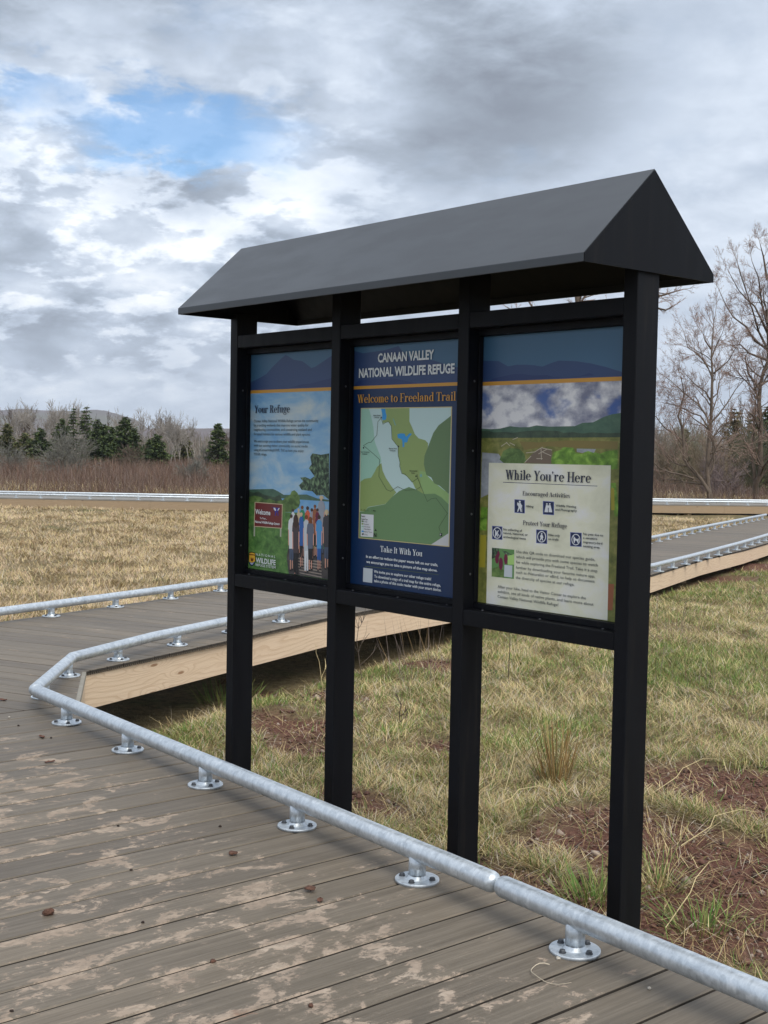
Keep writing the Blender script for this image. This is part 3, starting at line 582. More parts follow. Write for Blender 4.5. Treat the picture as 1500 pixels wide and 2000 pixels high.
('white_print',11,[(317.8,342.8),(317.7,342.1),(317.2,341.4),(316.4,340.8),(315.4,340.4),(314.3,340.2),(313.2,340.3),(312.2,340.6),(311.3,341.1),(310.8,341.7),(310.6,342.5),(310.7,343.2),(311.2,343.9),(312,344.5),(313,344.9),(314.1,345.1),(315.3,345),(316.3,344.7),(317.1,344.2),(317.6,343.5)]),
('white_print',11,[(310.3,339.1),(318,339.5),(325.6,317),(310.3,316.8)]),
('white_print',11.5,[(303.9,337.6),(314.4,337.8),(313.8,330.3),(304.9,330.1)]),
('white_print',11,[(105.6,238.1),(104.9,232.2),(102.2,226.8),(97.9,222.4),(92.3,219.3),(86.1,218),(79.8,218.5),(74.1,220.8),(69.5,224.7),(66.4,229.8),(65.2,235.6),(66,241.5),(68.7,246.9),(73.1,251.4),(78.7,254.4),(84.9,255.7),(91.2,255.2),(96.9,252.8),(101.4,248.9),(104.5,243.9)]),
('navy_print',12,[(102.2,237.9),(101.5,232.9),(99.3,228.3),(95.7,224.5),(91.2,221.9),(86,220.8),(80.8,221.2),(76.1,223.2),(72.3,226.5),(69.7,230.9),(68.8,235.8),(69.4,240.8),(71.7,245.4),(75.2,249.2),(79.8,251.8),(85,252.9),(90.2,252.4),(94.9,250.4),(98.7,247.1),(101.2,242.8)]),
('white_print',11,[(302,238.3),(301.3,232.7),(298.8,227.5),(294.8,223.2),(289.7,220.2),(283.9,218.9),(278.1,219.4),(272.7,221.7),(268.4,225.4),(265.6,230.3),(264.5,235.9),(265.2,241.6),(267.7,246.9),(271.7,251.2),(276.9,254.1),(282.7,255.3),(288.5,254.8),(293.8,252.5),(298.1,248.8),(300.9,243.9)]),
('navy_print',12,[(298.8,238.1),(298.2,233.3),(296.1,228.9),(292.8,225.2),(288.6,222.7),(283.8,221.7),(279,222.1),(274.6,224),(271,227.2),(268.7,231.4),(267.7,236.1),(268.3,241),(270.4,245.4),(273.7,249.1),(278,251.5),(282.8,252.6),(287.6,252.1),(292,250.2),(295.5,247),(297.8,242.9)]),
('white_print',11,[(443.9,238.8),(443.2,233.2),(440.9,228.2),(437.1,224),(432.3,221.1),(426.8,219.9),(421.3,220.3),(416.2,222.5),(412.1,226.2),(409.4,230.9),(408.3,236.4),(409,241.9),(411.4,247),(415.2,251.2),(420.1,254.1),(425.6,255.3),(431.1,254.8),(436.1,252.6),(440.2,248.9),(442.8,244.2)]),
('navy_print',12,[(440.8,238.6),(440.3,233.9),(438.3,229.5),(435.2,226),(431.2,223.6),(426.7,222.5),(422.1,222.9),(418,224.8),(414.6,227.9),(412.3,232),(411.5,236.6),(412,241.3),(414,245.6),(417.1,249.2),(421.1,251.6),(425.7,252.6),(430.2,252.2),(434.4,250.3),(437.7,247.2),(439.9,243.1)]),
('white_print',13,[(76,245.1),(80.4,246),(81.5,236.6),(89.2,245.9),(93.6,244.9),(86.1,233.7),(91.6,225.3),(86.4,224.3),(81.7,230.9),(80.2,223.9),(75.8,224.2)]),
('white_print',14,[(71.4,247.8),(98,224.5),(100.4,226),(73.9,249.3)]),
('white_print',13,[(286.7,246.5),(286.5,245.5),(286.1,244.6),(285.4,243.9),(284.5,243.4),(283.5,243.2),(282.5,243.3),(281.6,243.7),(280.8,244.3),(280.3,245.1),(280.1,246),(280.3,247),(280.7,247.9),(281.4,248.6),(282.3,249.1),(283.3,249.3),(284.3,249.2),(285.2,248.8),(286,248.2),(286.5,247.4)]),
('white_print',13,[(278.6,242.3),(287.6,242.9),(291.1,234.6),(287.9,233.2),(289.8,226.6),(285.8,225.1),(283.1,231.6),(279.2,224.7),(275.1,225.6),(279.7,234.5),(276.4,235.5)]),
('white_print',13,[(415.9,241.6),(419.3,245.4),(423.4,239.8),(433.8,239.9),(437.6,243.6),(438.5,240.2),(436.6,228.2),(433.5,228),(430.9,234.3),(423.2,234.4),(421.9,227.2),(418,227.5)]),
('white_print',14,[(412.6,249),(438.4,225.5),(440.5,226.9),(414.7,250.4)]),
('fruitbg_print',9,[(62.8,186.6),(164.9,187.1),(166.3,92),(64.2,90.9)]),
('leafdark_print',9.5,[(62.8,186.6),(97.3,186.6),(93.6,164.3),(80.6,156.9),(63.2,149.2)]),
('bush_print',9.5,[(64.2,117.6),(94.9,126.5),(120.6,116.1),(120.5,91.6),(64.2,90.9)]),
('brightleaf_print',9.5,[(132.9,164.1),(164.5,172.8),(164.8,138.6),(138.2,136.4)]),
('berry_print',10,[(96.2,151.8),(96,147),(94.9,142.5),(93,138.8),(90.7,136.4),(88,135.4),(85.2,136),(82.7,138),(80.6,141.3),(79.2,145.6),(78.6,150.5),(78.9,155.4),(80,159.9),(81.9,163.5),(84.2,165.9),(86.9,166.9),(89.7,166.3),(92.2,164.3),(94.3,161),(95.6,156.7)]),
('berry_print',10,[(115.1,137.6),(114.8,131.2),(113.7,125.3),(111.7,120.5),(109.1,117.4),(106.2,116.1),(103.2,116.9),(100.4,119.6),(98.1,124),(96.6,129.7),(95.9,136.1),(96.1,142.5),(97.3,148.4),(99.3,153.2),(101.9,156.3),(104.8,157.6),(107.8,156.8),(110.6,154),(112.9,149.6),(114.4,144)]),
('berry_print',10,[(136.7,155),(136.4,149.4),(135.4,144.3),(133.6,140.1),(131.3,137.3),(128.6,136.2),(125.9,136.9),(123.4,139.3),(121.4,143.1),(120,148.1),(119.4,153.7),(119.6,159.3),(120.7,164.5),(122.4,168.6),(124.8,171.4),(127.4,172.5),(130.1,171.8),(132.6,169.4),(134.7,165.5),(136.1,160.6)]),
('berry_print',10,[(99.7,167.9),(99.5,164.5),(98.7,161.5),(97.4,159),(95.8,157.4),(93.9,156.7),(92,157.1),(90.2,158.5),(88.8,160.7),(87.8,163.7),(87.4,166.9),(87.6,170.3),(88.3,173.3),(89.6,175.8),(91.3,177.4),(93.2,178.1),(95.1,177.7),(96.8,176.3),(98.3,174.1),(99.2,171.1)]),
('leafdark_print',10.5,[(108.4,181.1),(128.1,179.4),(158.6,169.2),(124,169.7)]),
('greypale_print',11,[(122.6,134.5),(158,134.9),(158.5,96.2),(121.3,96)]),
],
}
TXT={
1:[
('sansb','white','Welcome',52.6,160,228,21.3),
('sansb','white','To Your...',85.7,134.2,209,7.7),
('sansb','white','National Wildlife Refuge System',51.4,224.8,191.6,10),
('sans','white','N A T I O N A L',60,198.5,56.6,10.1),
('sansb','white','WILDLIFE',60.7,201.3,27.8,21.4),
('sans','white','REFUGE SYSTEM',60,201.6,13.4,10.7),
('serif','navy','Your Refuge',36,283.5,643.4,30.7),
('sans','ink','Canaan Valley National Wildlife Refuge serves the community',32.1,471,605.4,11),
('sans','ink','by providing wetlands that improve water quality for',32.6,408.2,588.2,10.9),
('sans','ink','neighboring communities, and conserving wetland and',33,428.4,570.6,10.9),
('sans','ink','forested habitats for various wildlife and plant species.',33.5,421.2,552.2,10.9),
('sans','ink','We encourage you to share your wildlife experiences',34.2,411.6,523.1,11),
('sans','ink','with our existing visitor community on social media',34.6,404.3,505.8,10.9),
('sans','ink','using #CanaanValleyNWR. Tell us how you enjoy',35.1,378.7,487.7,11),
('sans','ink','YOUR refuge.',35.5,129,469.6,11),
],
2:[
('sansb','black','Bald Field',123.1,161.9,625.4,4.6),
('sansb','black','Overlook',126.7,156.3,617.9,4.6),
('sansb','black','Beaver Pond',213.8,256.4,505.8,4.6),
('sansb','black','Overlook',218.9,250.9,498.3,4.5),
('sansb','black','Sun Common',53,104,491.2,4.6),
('sansb','black','Overlook',62.8,92.2,483.6,4.7),
('sansb','black','Observation',327.2,369.1,428.4,4.5),
('sansb','black','Deck',339.4,356,420.6,4.4),
('sansb','black','Legend',62.9,84.6,253.8,4.7),
('sansb','black','Habitat Type',63.2,100.9,242.6,4.7),
('sans','black','Forest',77.8,98.1,233.9,4.6),
('sans','black','Grassland',78.1,107.4,224.6,4.7),
('sans','black','Shrub Swamp',78.4,116.3,215.4,4.7),
('sans','black','Wetland Meadow',78.6,120.8,206.5,4.7),
('sans','black','Beaver Pond',78.9,127.1,196.8,4.7),
('sans','black','Parking',79.2,100.8,186.6,4.7),
('sansb','white','P',66.2,72.2,186.2,5.5),
('sansb','black','N',136,152.2,182.8,15.3),
('sansb','white','P',494.4,500.4,210.6,6.7),
('sans','black','0   .25   .5      1 Mile',59.2,148.1,276.8,4.4),
('cond','white','CANAAN VALLEY',141.8,444.5,820.4,32.8),
('cond','white','NATIONAL WILDLIFE REFUGE',34.3,549.5,768.6,33.3),
('serif','gold','Welcome to Freeland Trail',27.8,559.4,674.6,30.3),
('serif','white','Take It With You',176.4,406,131.1,21.6),
('sansb','white','In an effort to reduce the paper waste left on our trails,',95.5,487.1,103.2,10.4),
('sansb','white','we encourage you to take a picture of the map above.',97.7,484.8,83.9,10.4),
('sansb','white','We invite you to explore our other refuge trails!',142.7,453.9,51.4,10.4),
('sansb','white','To download a copy of a trail map for the entire refuge,',144.8,503.5,33.7,10.3),
('sansb','white','take a photo of this code reader with your smart device.',143.7,506.9,17.6,10.4),
],
3:[
('serif','navy','While You’re Here',118.6,481.9,414.3,31.2),
('serif','navy','Encouraged Activities',198,399.1,365,14.1),
('serif','navy','Protect Your Refuge',202.9,390.7,270.2,14.8),
('sansb','ink','Hiking',214.4,246.9,327.8,7.3),
('sansb','ink','Wildlife Viewing',340.2,425.1,335.6,7.2),
('sansb','ink','and Photography',339.8,428.6,323.5,7.2),
('sansb','ink','No collecting of',115.4,199.4,247.6,7.5),
('sansb','ink','natural, historical, or',115.8,225,236,7.5),
('sansb','ink','archeological items',116.2,217.1,223,7.5),
('sansb','ink','Hike only',312.8,361.7,242.2,7.2),
('sansb','ink','on trails',313.3,356.6,229.4,7.2),
('sansb','ink','No pets due to',456.4,534.7,254.2,7.1),
('sansb','ink','a sensitive',456.8,512.8,242.4,7),
('sansb','ink','migratory-bird',457.3,532.6,229.6,7),
('sansb','ink','nesting area',457.7,522.7,217,7.1),
('sans','ink','Use this QR code to download our species guide,',175.4,506.1,178.1,9.3),
('sans','ink','which will provide you with some species to watch',176,517.1,161.7,9.3),
('sans','ink','for while exploring the Freeland Trail. Take it a step',176.6,516.3,144.3,9.3),
('sans','ink','further by downloading your favorite nature app,',176.3,507.9,126.8,9.3),
('sans','ink','such as iNaturalist or eBird, to help us document',176.9,506.9,111.4,9.3),
('sans','ink','the diversity of species at our refuge.',176.5,426.5,94.2,9.3),
('sans','ink','After your hike, head to the Visitor Center to explore the',96.3,474,57,9.4),
('sans','ink','exhibits, see all kinds of native plants, and learn more about',96.9,504.9,40.8,9.4),
('sans','ink','Canaan Valley National Wildlife Refuge!',96.5,362.8,24.3,9.5),
],
}
# ------------------------------------------------------------------ sign print inks (flat colours of the printed panels)
PC=dict(badge_edge=(120,130,190),berry_print=(105,28,62),black_print=(12,14,18),blue_print=(40,95,165),brightleaf_print=(165,205,120),brown_marsh=(125,112,62),brown_print=(120,70,30),
 dark_print=(34,34,40),denim_print=(72,86,110),fruitbg_print=(95,140,82),gold=(205,150,58),goose_print=(48,42,140),green_print=(45,135,95),grey_print=(150,156,168),greypale_print=(190,198,204),
 hair_print=(62,44,40),header_blue=(64,104,136),header_mount=(48,72,116),header_ridge=(36,58,108),lodge_print=(112,98,84),map_dark=(100,128,88),map_green=(104,138,94),map_grey=(196,198,200),map_light=(142,176,112),
 map_mint=(156,200,180),map_olive=(142,164,100),map_pale=(188,214,212),map_pond=(120,170,160),map_trail=(70,88,62),map_water=(48,150,215),mapedge=(196,180,128),maroon_print=(110,44,44),
 navy_face=(12,45,86),navy_print=(20,36,78),orange_print=(205,95,66),plank_print=(150,138,128),post_print=(165,168,150),rust_print=(150,90,60),signedge_print=(200,180,150),skin_print=(215,160,140),
 skyblue_print=(80,150,205),stick_print=(186,176,158),straw_print=(205,185,150),white_print=(214,218,222),yellow_print=(222,175,60),yellowgrass_print=(160,150,50),
 slate_print=(70,60,66),navygrey_print=(96,104,122),charcoal_print=(58,58,66),ink=(62,72,78),navy=(16,26,60),white=(222,228,230),black=(14,18,20))
def ink(name):
    k='ink_'+name
    if k in M: return M[k]
    NO={'sky_print':[(.30,(86,150,205)),(.5,(140,182,212)),(.72,(196,208,208))],'cloud_print':[(.34,(70,100,165)),(.40,(150,158,178)),(.50,(182,184,194)),(.66,(226,226,228))],
     'meadow_print':[(.3,(52,86,44)),(.5,(82,124,62)),(.7,(112,150,82))],'marsh_print':[(.3,(84,92,44)),(.5,(118,122,62)),(.7,(152,146,86))],'leafdark_print':[(.38,(26,40,32)),(.5,(58,82,62)),(.66,(120,148,110))],
     'wood_print':[(.3,(40,56,46)),(.7,(70,90,70))],'hill_print':[(.3,(58,88,76)),(.7,(84,116,94))],'bush_print':[(.3,(48,72,36)),(.5,(84,112,58)),(.7,(120,148,84))],'brush_print':[(.3,(62,92,30)),(.5,(104,146,50)),(.7,(150,188,80))],
     'paper_print':[(.3,(198,199,176)),(.5,(220,220,198)),(.7,(224,225,228))],'walk_print':[(.3,(40,38,44)),(.7,(92,86,84))],'water_print':[(.3,(130,136,142)),(.7,(168,174,182))]}
    if name in NO:
        m=N('print_'+name.replace('_print',''),.42,0,.5)
        sc={'leafdark_print':(70,1,55),'sky_print':(4,1,9),'cloud_print':(8,1,15),'paper_print':(5,1,9)}.get(name,(26,1,34))
        if name=='cloud_print':
            c=m.coord(scale=(1,1,1.5)); bl=m.rng(m.noise(c,5.5,5,.55,.2),.34,.47); vo=m.n('ShaderNodeTexVoronoi',feature='SMOOTH_F1'); vo.inputs['Scale'].default_value=17.; vo.inputs['Smoothness'].default_value=.6
            wv=m.n('ShaderNodeVectorMath',operation='MULTIPLY_ADD'); tn=m.n('ShaderNodeTexNoise'); m.l(c,tn.inputs['Vector']); tn.inputs['Scale'].default_value=14.; tn.inputs['Detail'].default_value=6.; m.l(tn.outputs['Color'],wv.inputs[0]); wv.inputs[1].default_value=(.06,.06,.06); m.l(c,wv.inputs[2]); m.l(wv.outputs[0],vo.inputs['Vector'])
            lump=m.ramp(m.math('ADD',m.math('MULTIPLY',vo.outputs['Distance'],-.8),m.math('ADD',m.math('MULTIPLY',m.noise(c,9.,7,.65),1.5),.22)),[(.25,lin((120,124,146))),(.5,lin((176,178,190))),(.75,lin((228,228,230)))])
            m.color(m.mix(bl,m.ramp(m.noise(c,2.,3),[(.3,lin((62,92,158))),(.7,lin((104,134,186)))]),lump)); M[k]=m.mat; return m.mat
        m.color(m.ramp(m.noise(m.coord(scale=sc),1.,7 if name!='leafdark_print' else 3,.6,.5),[(a,lin(b)) for a,b in NO[name]])); M[k]=m.mat
    else: M[k]=plain('print_'+name.replace('_print',''),lin(PC[name]),.42)
    return M[k]

# ------------------------------------------------------------------ lettering
# A small bracketless serif face drawn from stems, bars, bows and diagonals (units: cap height = .70)
def serif_glyph(ch):
    S=[]; W=.105; t=.036
    def V(x,y0,y1,w=W): S.append([(x,y0),(x+w,y0),(x+w,y1),(x,y1)])
    def Hb(x0,x1,y,h=t): S.append([(x0,y),(x1,y),(x1,y+h),(x0,y+h)])
    def D(x0,y0,x1,y1,w): S.append([(x0,y0),(x0+w,y0),(x1+w,y1),(x1,y1)])
    def O(cx,cy,rx,ry,a0=0,a1=360,w=W,h=t):
        n=14; A=[radians(a0+(a1-a0)*i/n) for i in range(n+1)]
        for a,b in zip(A,A[1:]):
            S.append([(cx+rx*cos(a),cy+ry*sin(a)),(cx+rx*cos(b),cy+ry*sin(b)),(cx+(rx-w)*cos(b),cy+(ry-h)*sin(b)),(cx+(rx-w)*cos(a),cy+(ry-h)*sin(a))])
    def dot(cx,cy,r): S.append([(cx+r*cos(k*pi/5),cy+r*sin(k*pi/5)) for k in range(10)])
    sf=.065; x=.47
    def ser(xc,y,e=sf): Hb(xc-W/2-e,xc+W/2+e,y)
    if ch=='Y': D(.03,.70,.20,.30,.12); D(.42,.70,.235,.30,.045); V(.185,.0,.32); ser(.235,0); Hb(0,.2,.70-t); Hb(.36,.50,.70-t); a=.48
    elif ch=='R': V(.06,0,.7); ser(.11,0); Hb(0,.28,.70-t); Hb(.1,.28,.355); O(.27,.527,.17,.172,-90,90); D(.36,0,.22,.36,.115); Hb(.34,.53,0); a=.53
    elif ch=='P': V(.06,0,.7); ser(.11,0); Hb(0,.28,.70-t); Hb(.1,.28,.325); O(.27,.512,.17,.188,-90,90); a=.47
    elif ch=='T': V(.185,0,.7); ser(.24,0); Hb(.02,.46,.70-t); V(.0,.53,.7,.035); V(.445,.53,.7,.035); a=.49
    elif ch=='I': V(.07,0,.7); ser(.122,0); ser(.122,.70-t); a=.25
    elif ch=='H': V(.06,0,.7); V(.38,0,.7); Hb(.1,.4,.335); [ser(q,r) for q in (.112,.432) for r in (0,.70-t)]; a=.55
    elif ch=='F': V(.06,0,.7); ser(.112,0); Hb(0,.42,.70-t); V(.39,.54,.7,.035); Hb(.1,.30,.335); V(.27,.28,.42,.032); a=.45
    elif ch=='E': V(.06,0,.7); Hb(0,.44,0); Hb(0,.42,.70-t); V(.39,.54,.7,.035); V(.41,0,.17,.035); Hb(.1,.30,.335); V(.27,.28,.42,.032); a=.48
    elif ch=='A': D(.05,0,.215,.7,.04); D(.37,0,.215,.7,.12); Hb(.11,.38,.22); Hb(0,.17,0); Hb(.32,.55,0); a=.55
    elif ch=='W': D(.20,0,.05,.7,.11); D(.20,0,.33,.7,.045); D(.46,0,.31,.7,.11); D(.47,0,.62,.7,.045); Hb(0,.2,.70-t); Hb(.27,.46,.70-t); Hb(.55,.72,.70-t); a=.72
    elif ch=='o': O(.21,.235,.205,.245); a=.42
    elif ch=='e': O(.2,.235,.195,.245,0,320); Hb(.08,.38,.235); a=.40
    elif ch=='c': O(.2,.235,.195,.245,45,320); dot(.325,.36,.055); a=.38
    elif ch=='u': V(.05,.10,x); Hb(0,.09,x-t); O(.185,.14,.135,.15,180,300,.1); V(.28,0,x); Hb(.24,.30,x-t); Hb(.33,.44,0); a=.45
    elif ch=='n': V(.05,0,x); ser(.1,0,.05); Hb(0,.09,x-t); O(.21,.32,.155,.16,0,150,.1); V(.265,0,.33); ser(.317,0,.05); a=.45
    elif ch=='h': V(.05,0,.72); ser(.1,0,.05); Hb(0,.09,.72-t); O(.21,.32,.155,.16,0,150,.1); V(.265,0,.33); ser(.317,0,.05); a=.45
    elif ch=='m': V(.05,0,x); ser(.1,0,.05); Hb(0,.09,x-t); O(.2,.32,.145,.16,0,150,.1); V(.245,0,.33); ser(.297,0,.045); O(.395,.32,.145,.16,0,150,.1); V(.44,0,.33); ser(.49,0,.05); a=.62
    elif ch=='r': V(.05,0,x); ser(.1,0,.055); Hb(0,.09,x-t); O(.25,.33,.13,.15,70,170,.06); dot(.30,.41,.058); a=.37
    elif ch=='f': V(.07,0,.58); ser(.12,0,.055); Hb(0,.27,x-t); O(.21,.58,.14,.14,60,180,.1); dot(.29,.65,.052); a=.29
    elif ch=='g': O(.19,.31,.17,.175); O(.20,-.09,.19,.12,0,360,.06); Hb(.1,.3,.03,.06); dot(.37,.44,.048); V(.06,.03,.12,.06); a=.42
    elif ch=='l': V(.06,0,.72); ser(.11,0,.055); Hb(0,.1,.72-t); a=.23
    elif ch=='i': V(.06,0,x); ser(.11,0,.055); Hb(0,.1,x-t); dot(.11,.62,.065); a=.23
    elif ch=='t': V(.06,.08,.60); Hb(0,.25,x-t); O(.17,.12,.11,.13,180,310,.1); a=.28
    elif ch=='a': O(.17,.14,.165,.15,60,300,.1); V(.235,.05,.36); O(.185,.34,.155,.14,0,140,.1); Hb(.16,.26,.25); dot(.09,.37,.055); O(.33,.07,.09,.08,180,300,.05); a=.42
    elif ch=='d': O(.2,.235,.19,.245,50,310); V(.28,0,.72); Hb(.22,.3,.72-t); Hb(.36,.43,0); a=.45
    elif ch=='k': V(.05,0,.72); ser(.1,0,.05); Hb(0,.09,.72-t); D(.14,.2,.32,x,.045); D(.31,0,.17,.28,.11); Hb(.26,.42,x-t); Hb(.28,.46,0); a=.45
    elif ch=='v': D(.16,0,.03,x,.11); D(.18,0,.31,x,.045); Hb(0,.17,x-t); Hb(.25,.40,x-t); a=.40
    elif ch=='s': O(.155,.345,.135,.125,60,265,.1); O(.155,.12,.145,.125,-120,95,.1); V(.01,0,.13,.032); V(.265,.32,.47,.032); a=.31
    elif ch=='\u2019': dot(.08,.64,.055); D(.05,.50,.09,.63,.045); a=.17
    else: a=.2
    return S,a
_sans={}
def sans_polys(s, bold):
    key=(s,bold)
    if key in _sans: return _sans[key]
    cu=bpy.data.curves.new('lettering_source','FONT'); cu.body=s; cu.size=1; cu.resolution_u=2; cu.fill_mode='FRONT'; cu.offset=bold
    o=bpy.data.objects.new('lettering_source',cu); me=o.to_mesh()
    v=np.array([w.co[:2] for w in me.vertices]); f=[tuple(p.vertices) for p in me.polygons]
    o.to_mesh_clear(); bpy.data.objects.remove(o); bpy.data.curves.remove(cu)
    _sans[key]=(v,f); return v,f
def lettering(mb, font, s, x0, x1, z, cap, y, flat):
    """one line of type, fitted between x0 and x1 (metres) with its capitals cap high"""
    if font=='serif':
        pen=0; gl=[]
        for ch in s:
            S,a=serif_glyph(ch); gl.append((S,pen)); pen+=a+.012
        sx=(x1-x0)/(pen-.012); sz=cap/.70; k=0
        for S,p in gl:
            for q in S:
                k+=1; yy=y-(k%9)*.00004
                P=[(x0+(p+u)*sx,yy,z+v*sz) for u,v in q]
                ar=sum(P[i][0]*P[(i+1)%len(P)][2]-P[(i+1)%len(P)][0]*P[i][2] for i in range(len(P)))
                mb.add(P if ar>0 else P[::-1],[tuple(range(len(P)))],0)
    else:
        v,f=sans_polys(s, {'sans':.004,'sansb':.020,'cond':.034}[font])
        if not len(v): return
        w=v[:,0].max()-v[:,0].min(); sx=(x1-x0)/w; sz=cap/.73
        mb.add([(x0+(a-v[:,0].min())*sx,y,z+b*sz) for a,b in v],f,0)

# ------------------------------------------------------------------ the kiosk
A_=[0.,.6799,1.362,2.054]; PW=.0515; PD=.0987; Z0=.692
b1,t0,t1=Z0+.0518,Z0+.9804,Z0+1.0311; ZR=Z0+1.3962; ZE1=Z0+1.1259; ZE0=Z0+1.1007; ZG=-.46
kiosk=empty('information_kiosk',(0,0,0),'black steel information kiosk with three sign panels under one gabled roof, beside the boardwalk','information kiosk')
YC=PD/2; E_=.2954; slope=(ZR-ZE1)/E_
for i,x in enumerate(A_):
    mb=MB(); mb.bbox(x,x+PW,0,PD,ZG,ZE0+.02 if i in(0,3) else ZE0+.10,.0022); mb.build('post',M['steel'],kiosk)
for i in range(3):
    for nm,za,zb in (('top_rail',t0,t1),('bottom_rail',Z0,b1)):
        mb=MB(); mb.bbox(A_[i]+PW+.0004,A_[i+1]-.0004,.0015,PD-.0015,za,zb,.002); mb.build(nm,M['steel'],kiosk)
# roof: folded sheet shell, eave lips, gable plates
RX0,RX1=-.0028,A_[3]+PW+.0082; th=.004
mb=MB()
yF,yB=YC-E_,YC+E_
for s,ye in ((-1,yF),(1,yB)):
    n=np.array([0,s*(ZR-ZE1),E_]); n/=np.linalg.norm(n)
    top=[(RX0,ye,ZE1),(RX1,ye,ZE1),(RX1,YC,ZR),(RX0,YC,ZR)]; bot=[tuple(np.array(p)-n*th) for p in top]
    bot[2]=(RX1,YC,ZR-th/n[2]); bot[3]=(RX0,YC,ZR-th/n[2]); bot[0]=(RX0,ye,ZE1-th/n[2]); bot[1]=(RX1,ye,ZE1-th/n[2])
    q=[(0,1,2,3),(7,6,5,4),(4,5,1,0),(5,6,2,1),(7,4,0,3)]
    mb.add(top+bot,q if s<0 else [f[::-1] for f in q])
mb.m=[1 if k%5==1 else 0 for k in range(len(mb.f))]          # underside shade painted in with the darker post colour
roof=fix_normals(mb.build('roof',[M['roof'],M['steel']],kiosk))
for s,ye in ((-1,yF),(1,yB)):
    mb=MB(); mb.bbox(RX0+.0005,RX1-.0005,min(ye-s*.0035,ye+s*.0005),max(ye-s*.0035,ye+s*.0005),ZE0,ZE1-.0005,.0012); mb.build('eave_lip',M['roof'],roof)
for x0 in (RX0-.0035,RX1-.0005):
    mb=MB(); x1=x0+.004
    pr=[(yF,ZE0),(yB,ZE0),(yB,ZE1-.001),(YC,ZR-.004),(yF,ZE1-.001)]
    mb.add([(x0,y,z) for y,z in pr]+[(x1,y,z) for y,z in pr],[(0,1,2,3,4),(9,8,7,6,5)]+[(i,5+i,5+(i+1)%5,(i+1)%5) for i in range(5)])
    fix_normals(mb.build('gable_plate',M['steel'],roof))
# panels, recessed stops and screws
YP=.068
lab={1:'panel headed Your Refuge with a photo of walkers and a maroon sign',2:'panel with the green trail map',3:'panel headed While You Are Here with rules and symbols'}
for i in (1,2,3):
    xa,xb=A_[i-1]+PW,A_[i]
    mb=MB(); mb.box(xa+.0006,xb-.0006,YP+.0004,YP+.0125,b1+.0006,t0-.0006); pn=mb.build('sign_panel',M['steel'],kiosk); pn['label']=lab[i]
    by={}
    for rank,(mat,lay,pts) in enumerate(sorted(ART[i],key=lambda q:q[1])):     # painter's order, each ink film on the last
        d=by.setdefault(mat,MB()); y=YP-.000013*(rank+1)
        P=[(xa+.0006+u/1000*.9982,y,.765+w/1000) for u,w in pts]
        ar=sum(P[k][0]*P[(k+1)%len(P)][2]-P[(k+1)%len(P)][0]*P[k][2] for k in range(len(P)))
        d.add(P if ar>0 else P[::-1],[tuple(range(len(P)))])
    big=MB(); mats=[]
    for mat,d in by.items():
        big.add(d.v,d.f,len(mats)); mats.append(ink(mat))
    big.build('printed_picture',mats,pn)
    hd={}; 
    for font,c,s,x0,x1,z,cap in TXT[i]:
        nm='heading' if font in('serif','cond') else 'text_line'
        lettering(hd.setdefault((nm,c,s,x0),MB()),font,s,xa+x0/1000,xa+x1/1000,.765+z/1000,cap/1000,YP-.0029 if i!=1 else YP-.0030,True)
    for (nm,c,_,_),d in hd.items(): d.build(nm,ink(c),pn)
    # inner stops around the panel
    for j,(a0,a1,c0,c1) in enumerate(((xa+.0008,xb-.0008,b1+.0006,.7642),(xa+.0008,xb-.0008,1.6490,t0-.0006))):
        mb=MB(); mb.bbox(a0,a1,.046,.0665,c0,c1,.0015); mb.build('panel_stop',M['steel'],kiosk)
    mb=MB(); mb.bbox(xa+.0008,xa+.0048,.0465,.0660,.766,1.647,.001); mb.build('panel_stop',M['steel'],kiosk)
    for sx in (.06,.315,.57):
        mb=MB(); mb.cyl((xa+sx,.034,b1+.0002),.0042,.003,8,ch=.001); mb.build('screw',M['bolt'],kiosk)
    for sz in (.86,1.06,1.27,1.5):
        mb=MB(); mb.cyl((0,0,0),.004,.003,8,ch=.001)
        mb.v=[(xa+.0004+z,.03+x,sz+y) for x,y,z in mb.v]; mb.build('screw',M['bolt'],kiosk)
        mb=MB(); mb.cyl((0,0,0),.004,.003,8,ch=.001)
        mb.v=[(xb-.0004-z,.03-x,sz+y) for x,y,z in mb.v]; mb.build('screw',M['bolt'],kiosk)

# ------------------------------------------------------------------ boardwalk
def clip_half(P, n, d):                           # keep n.p >= d
    o=[]
    for a,b in zip(P,P[1:]+P[:1]):
        da,db=n[0]*a[0]+n[1]*a[1]-d,n[0]*b[0]+n[1]*b[1]-d
        if da>=0: o.append(a)
        if (da>=0)!=(db>=0):
            t=da/(da-db); o.append((a[0]+t*(b[0]-a[0]),a[1]+t*(b[1]-a[1])))
    q=[]
    for p in o:
        if not q or math.hypot(p[0]-q[-1][0],p[1]-q[-1][1])>1e-5: q.append(p)
    if len(q)>1 and math.hypot(q[0][0]-q[-1][0],q[0][1]-q[-1][1])<1e-5: q.pop()
    return q
def area2(P): return sum(P[i][0]*P[(i+1)%len(P)][1]-P[(i+1)%len(P)][0]*P[i][1] for i in range(len(P)))/2
def inset(P, e):
    n=len(P); o=[]
    for i in range(n):
        a,b,c=(np.array(P[(i+k)%n]) for k in (-1,0,1))
        u=(b-a)/np.linalg.norm(b-a); w=(c-b)/np.linalg.norm(c-b)
        n1=np.array([-u[1],u[0]]); n2=np.array([-w[1],w[0]]); k=1+n1@n2
        o.append(tuple(b+(n1+n2)*e/max(k,.25)))
    return o
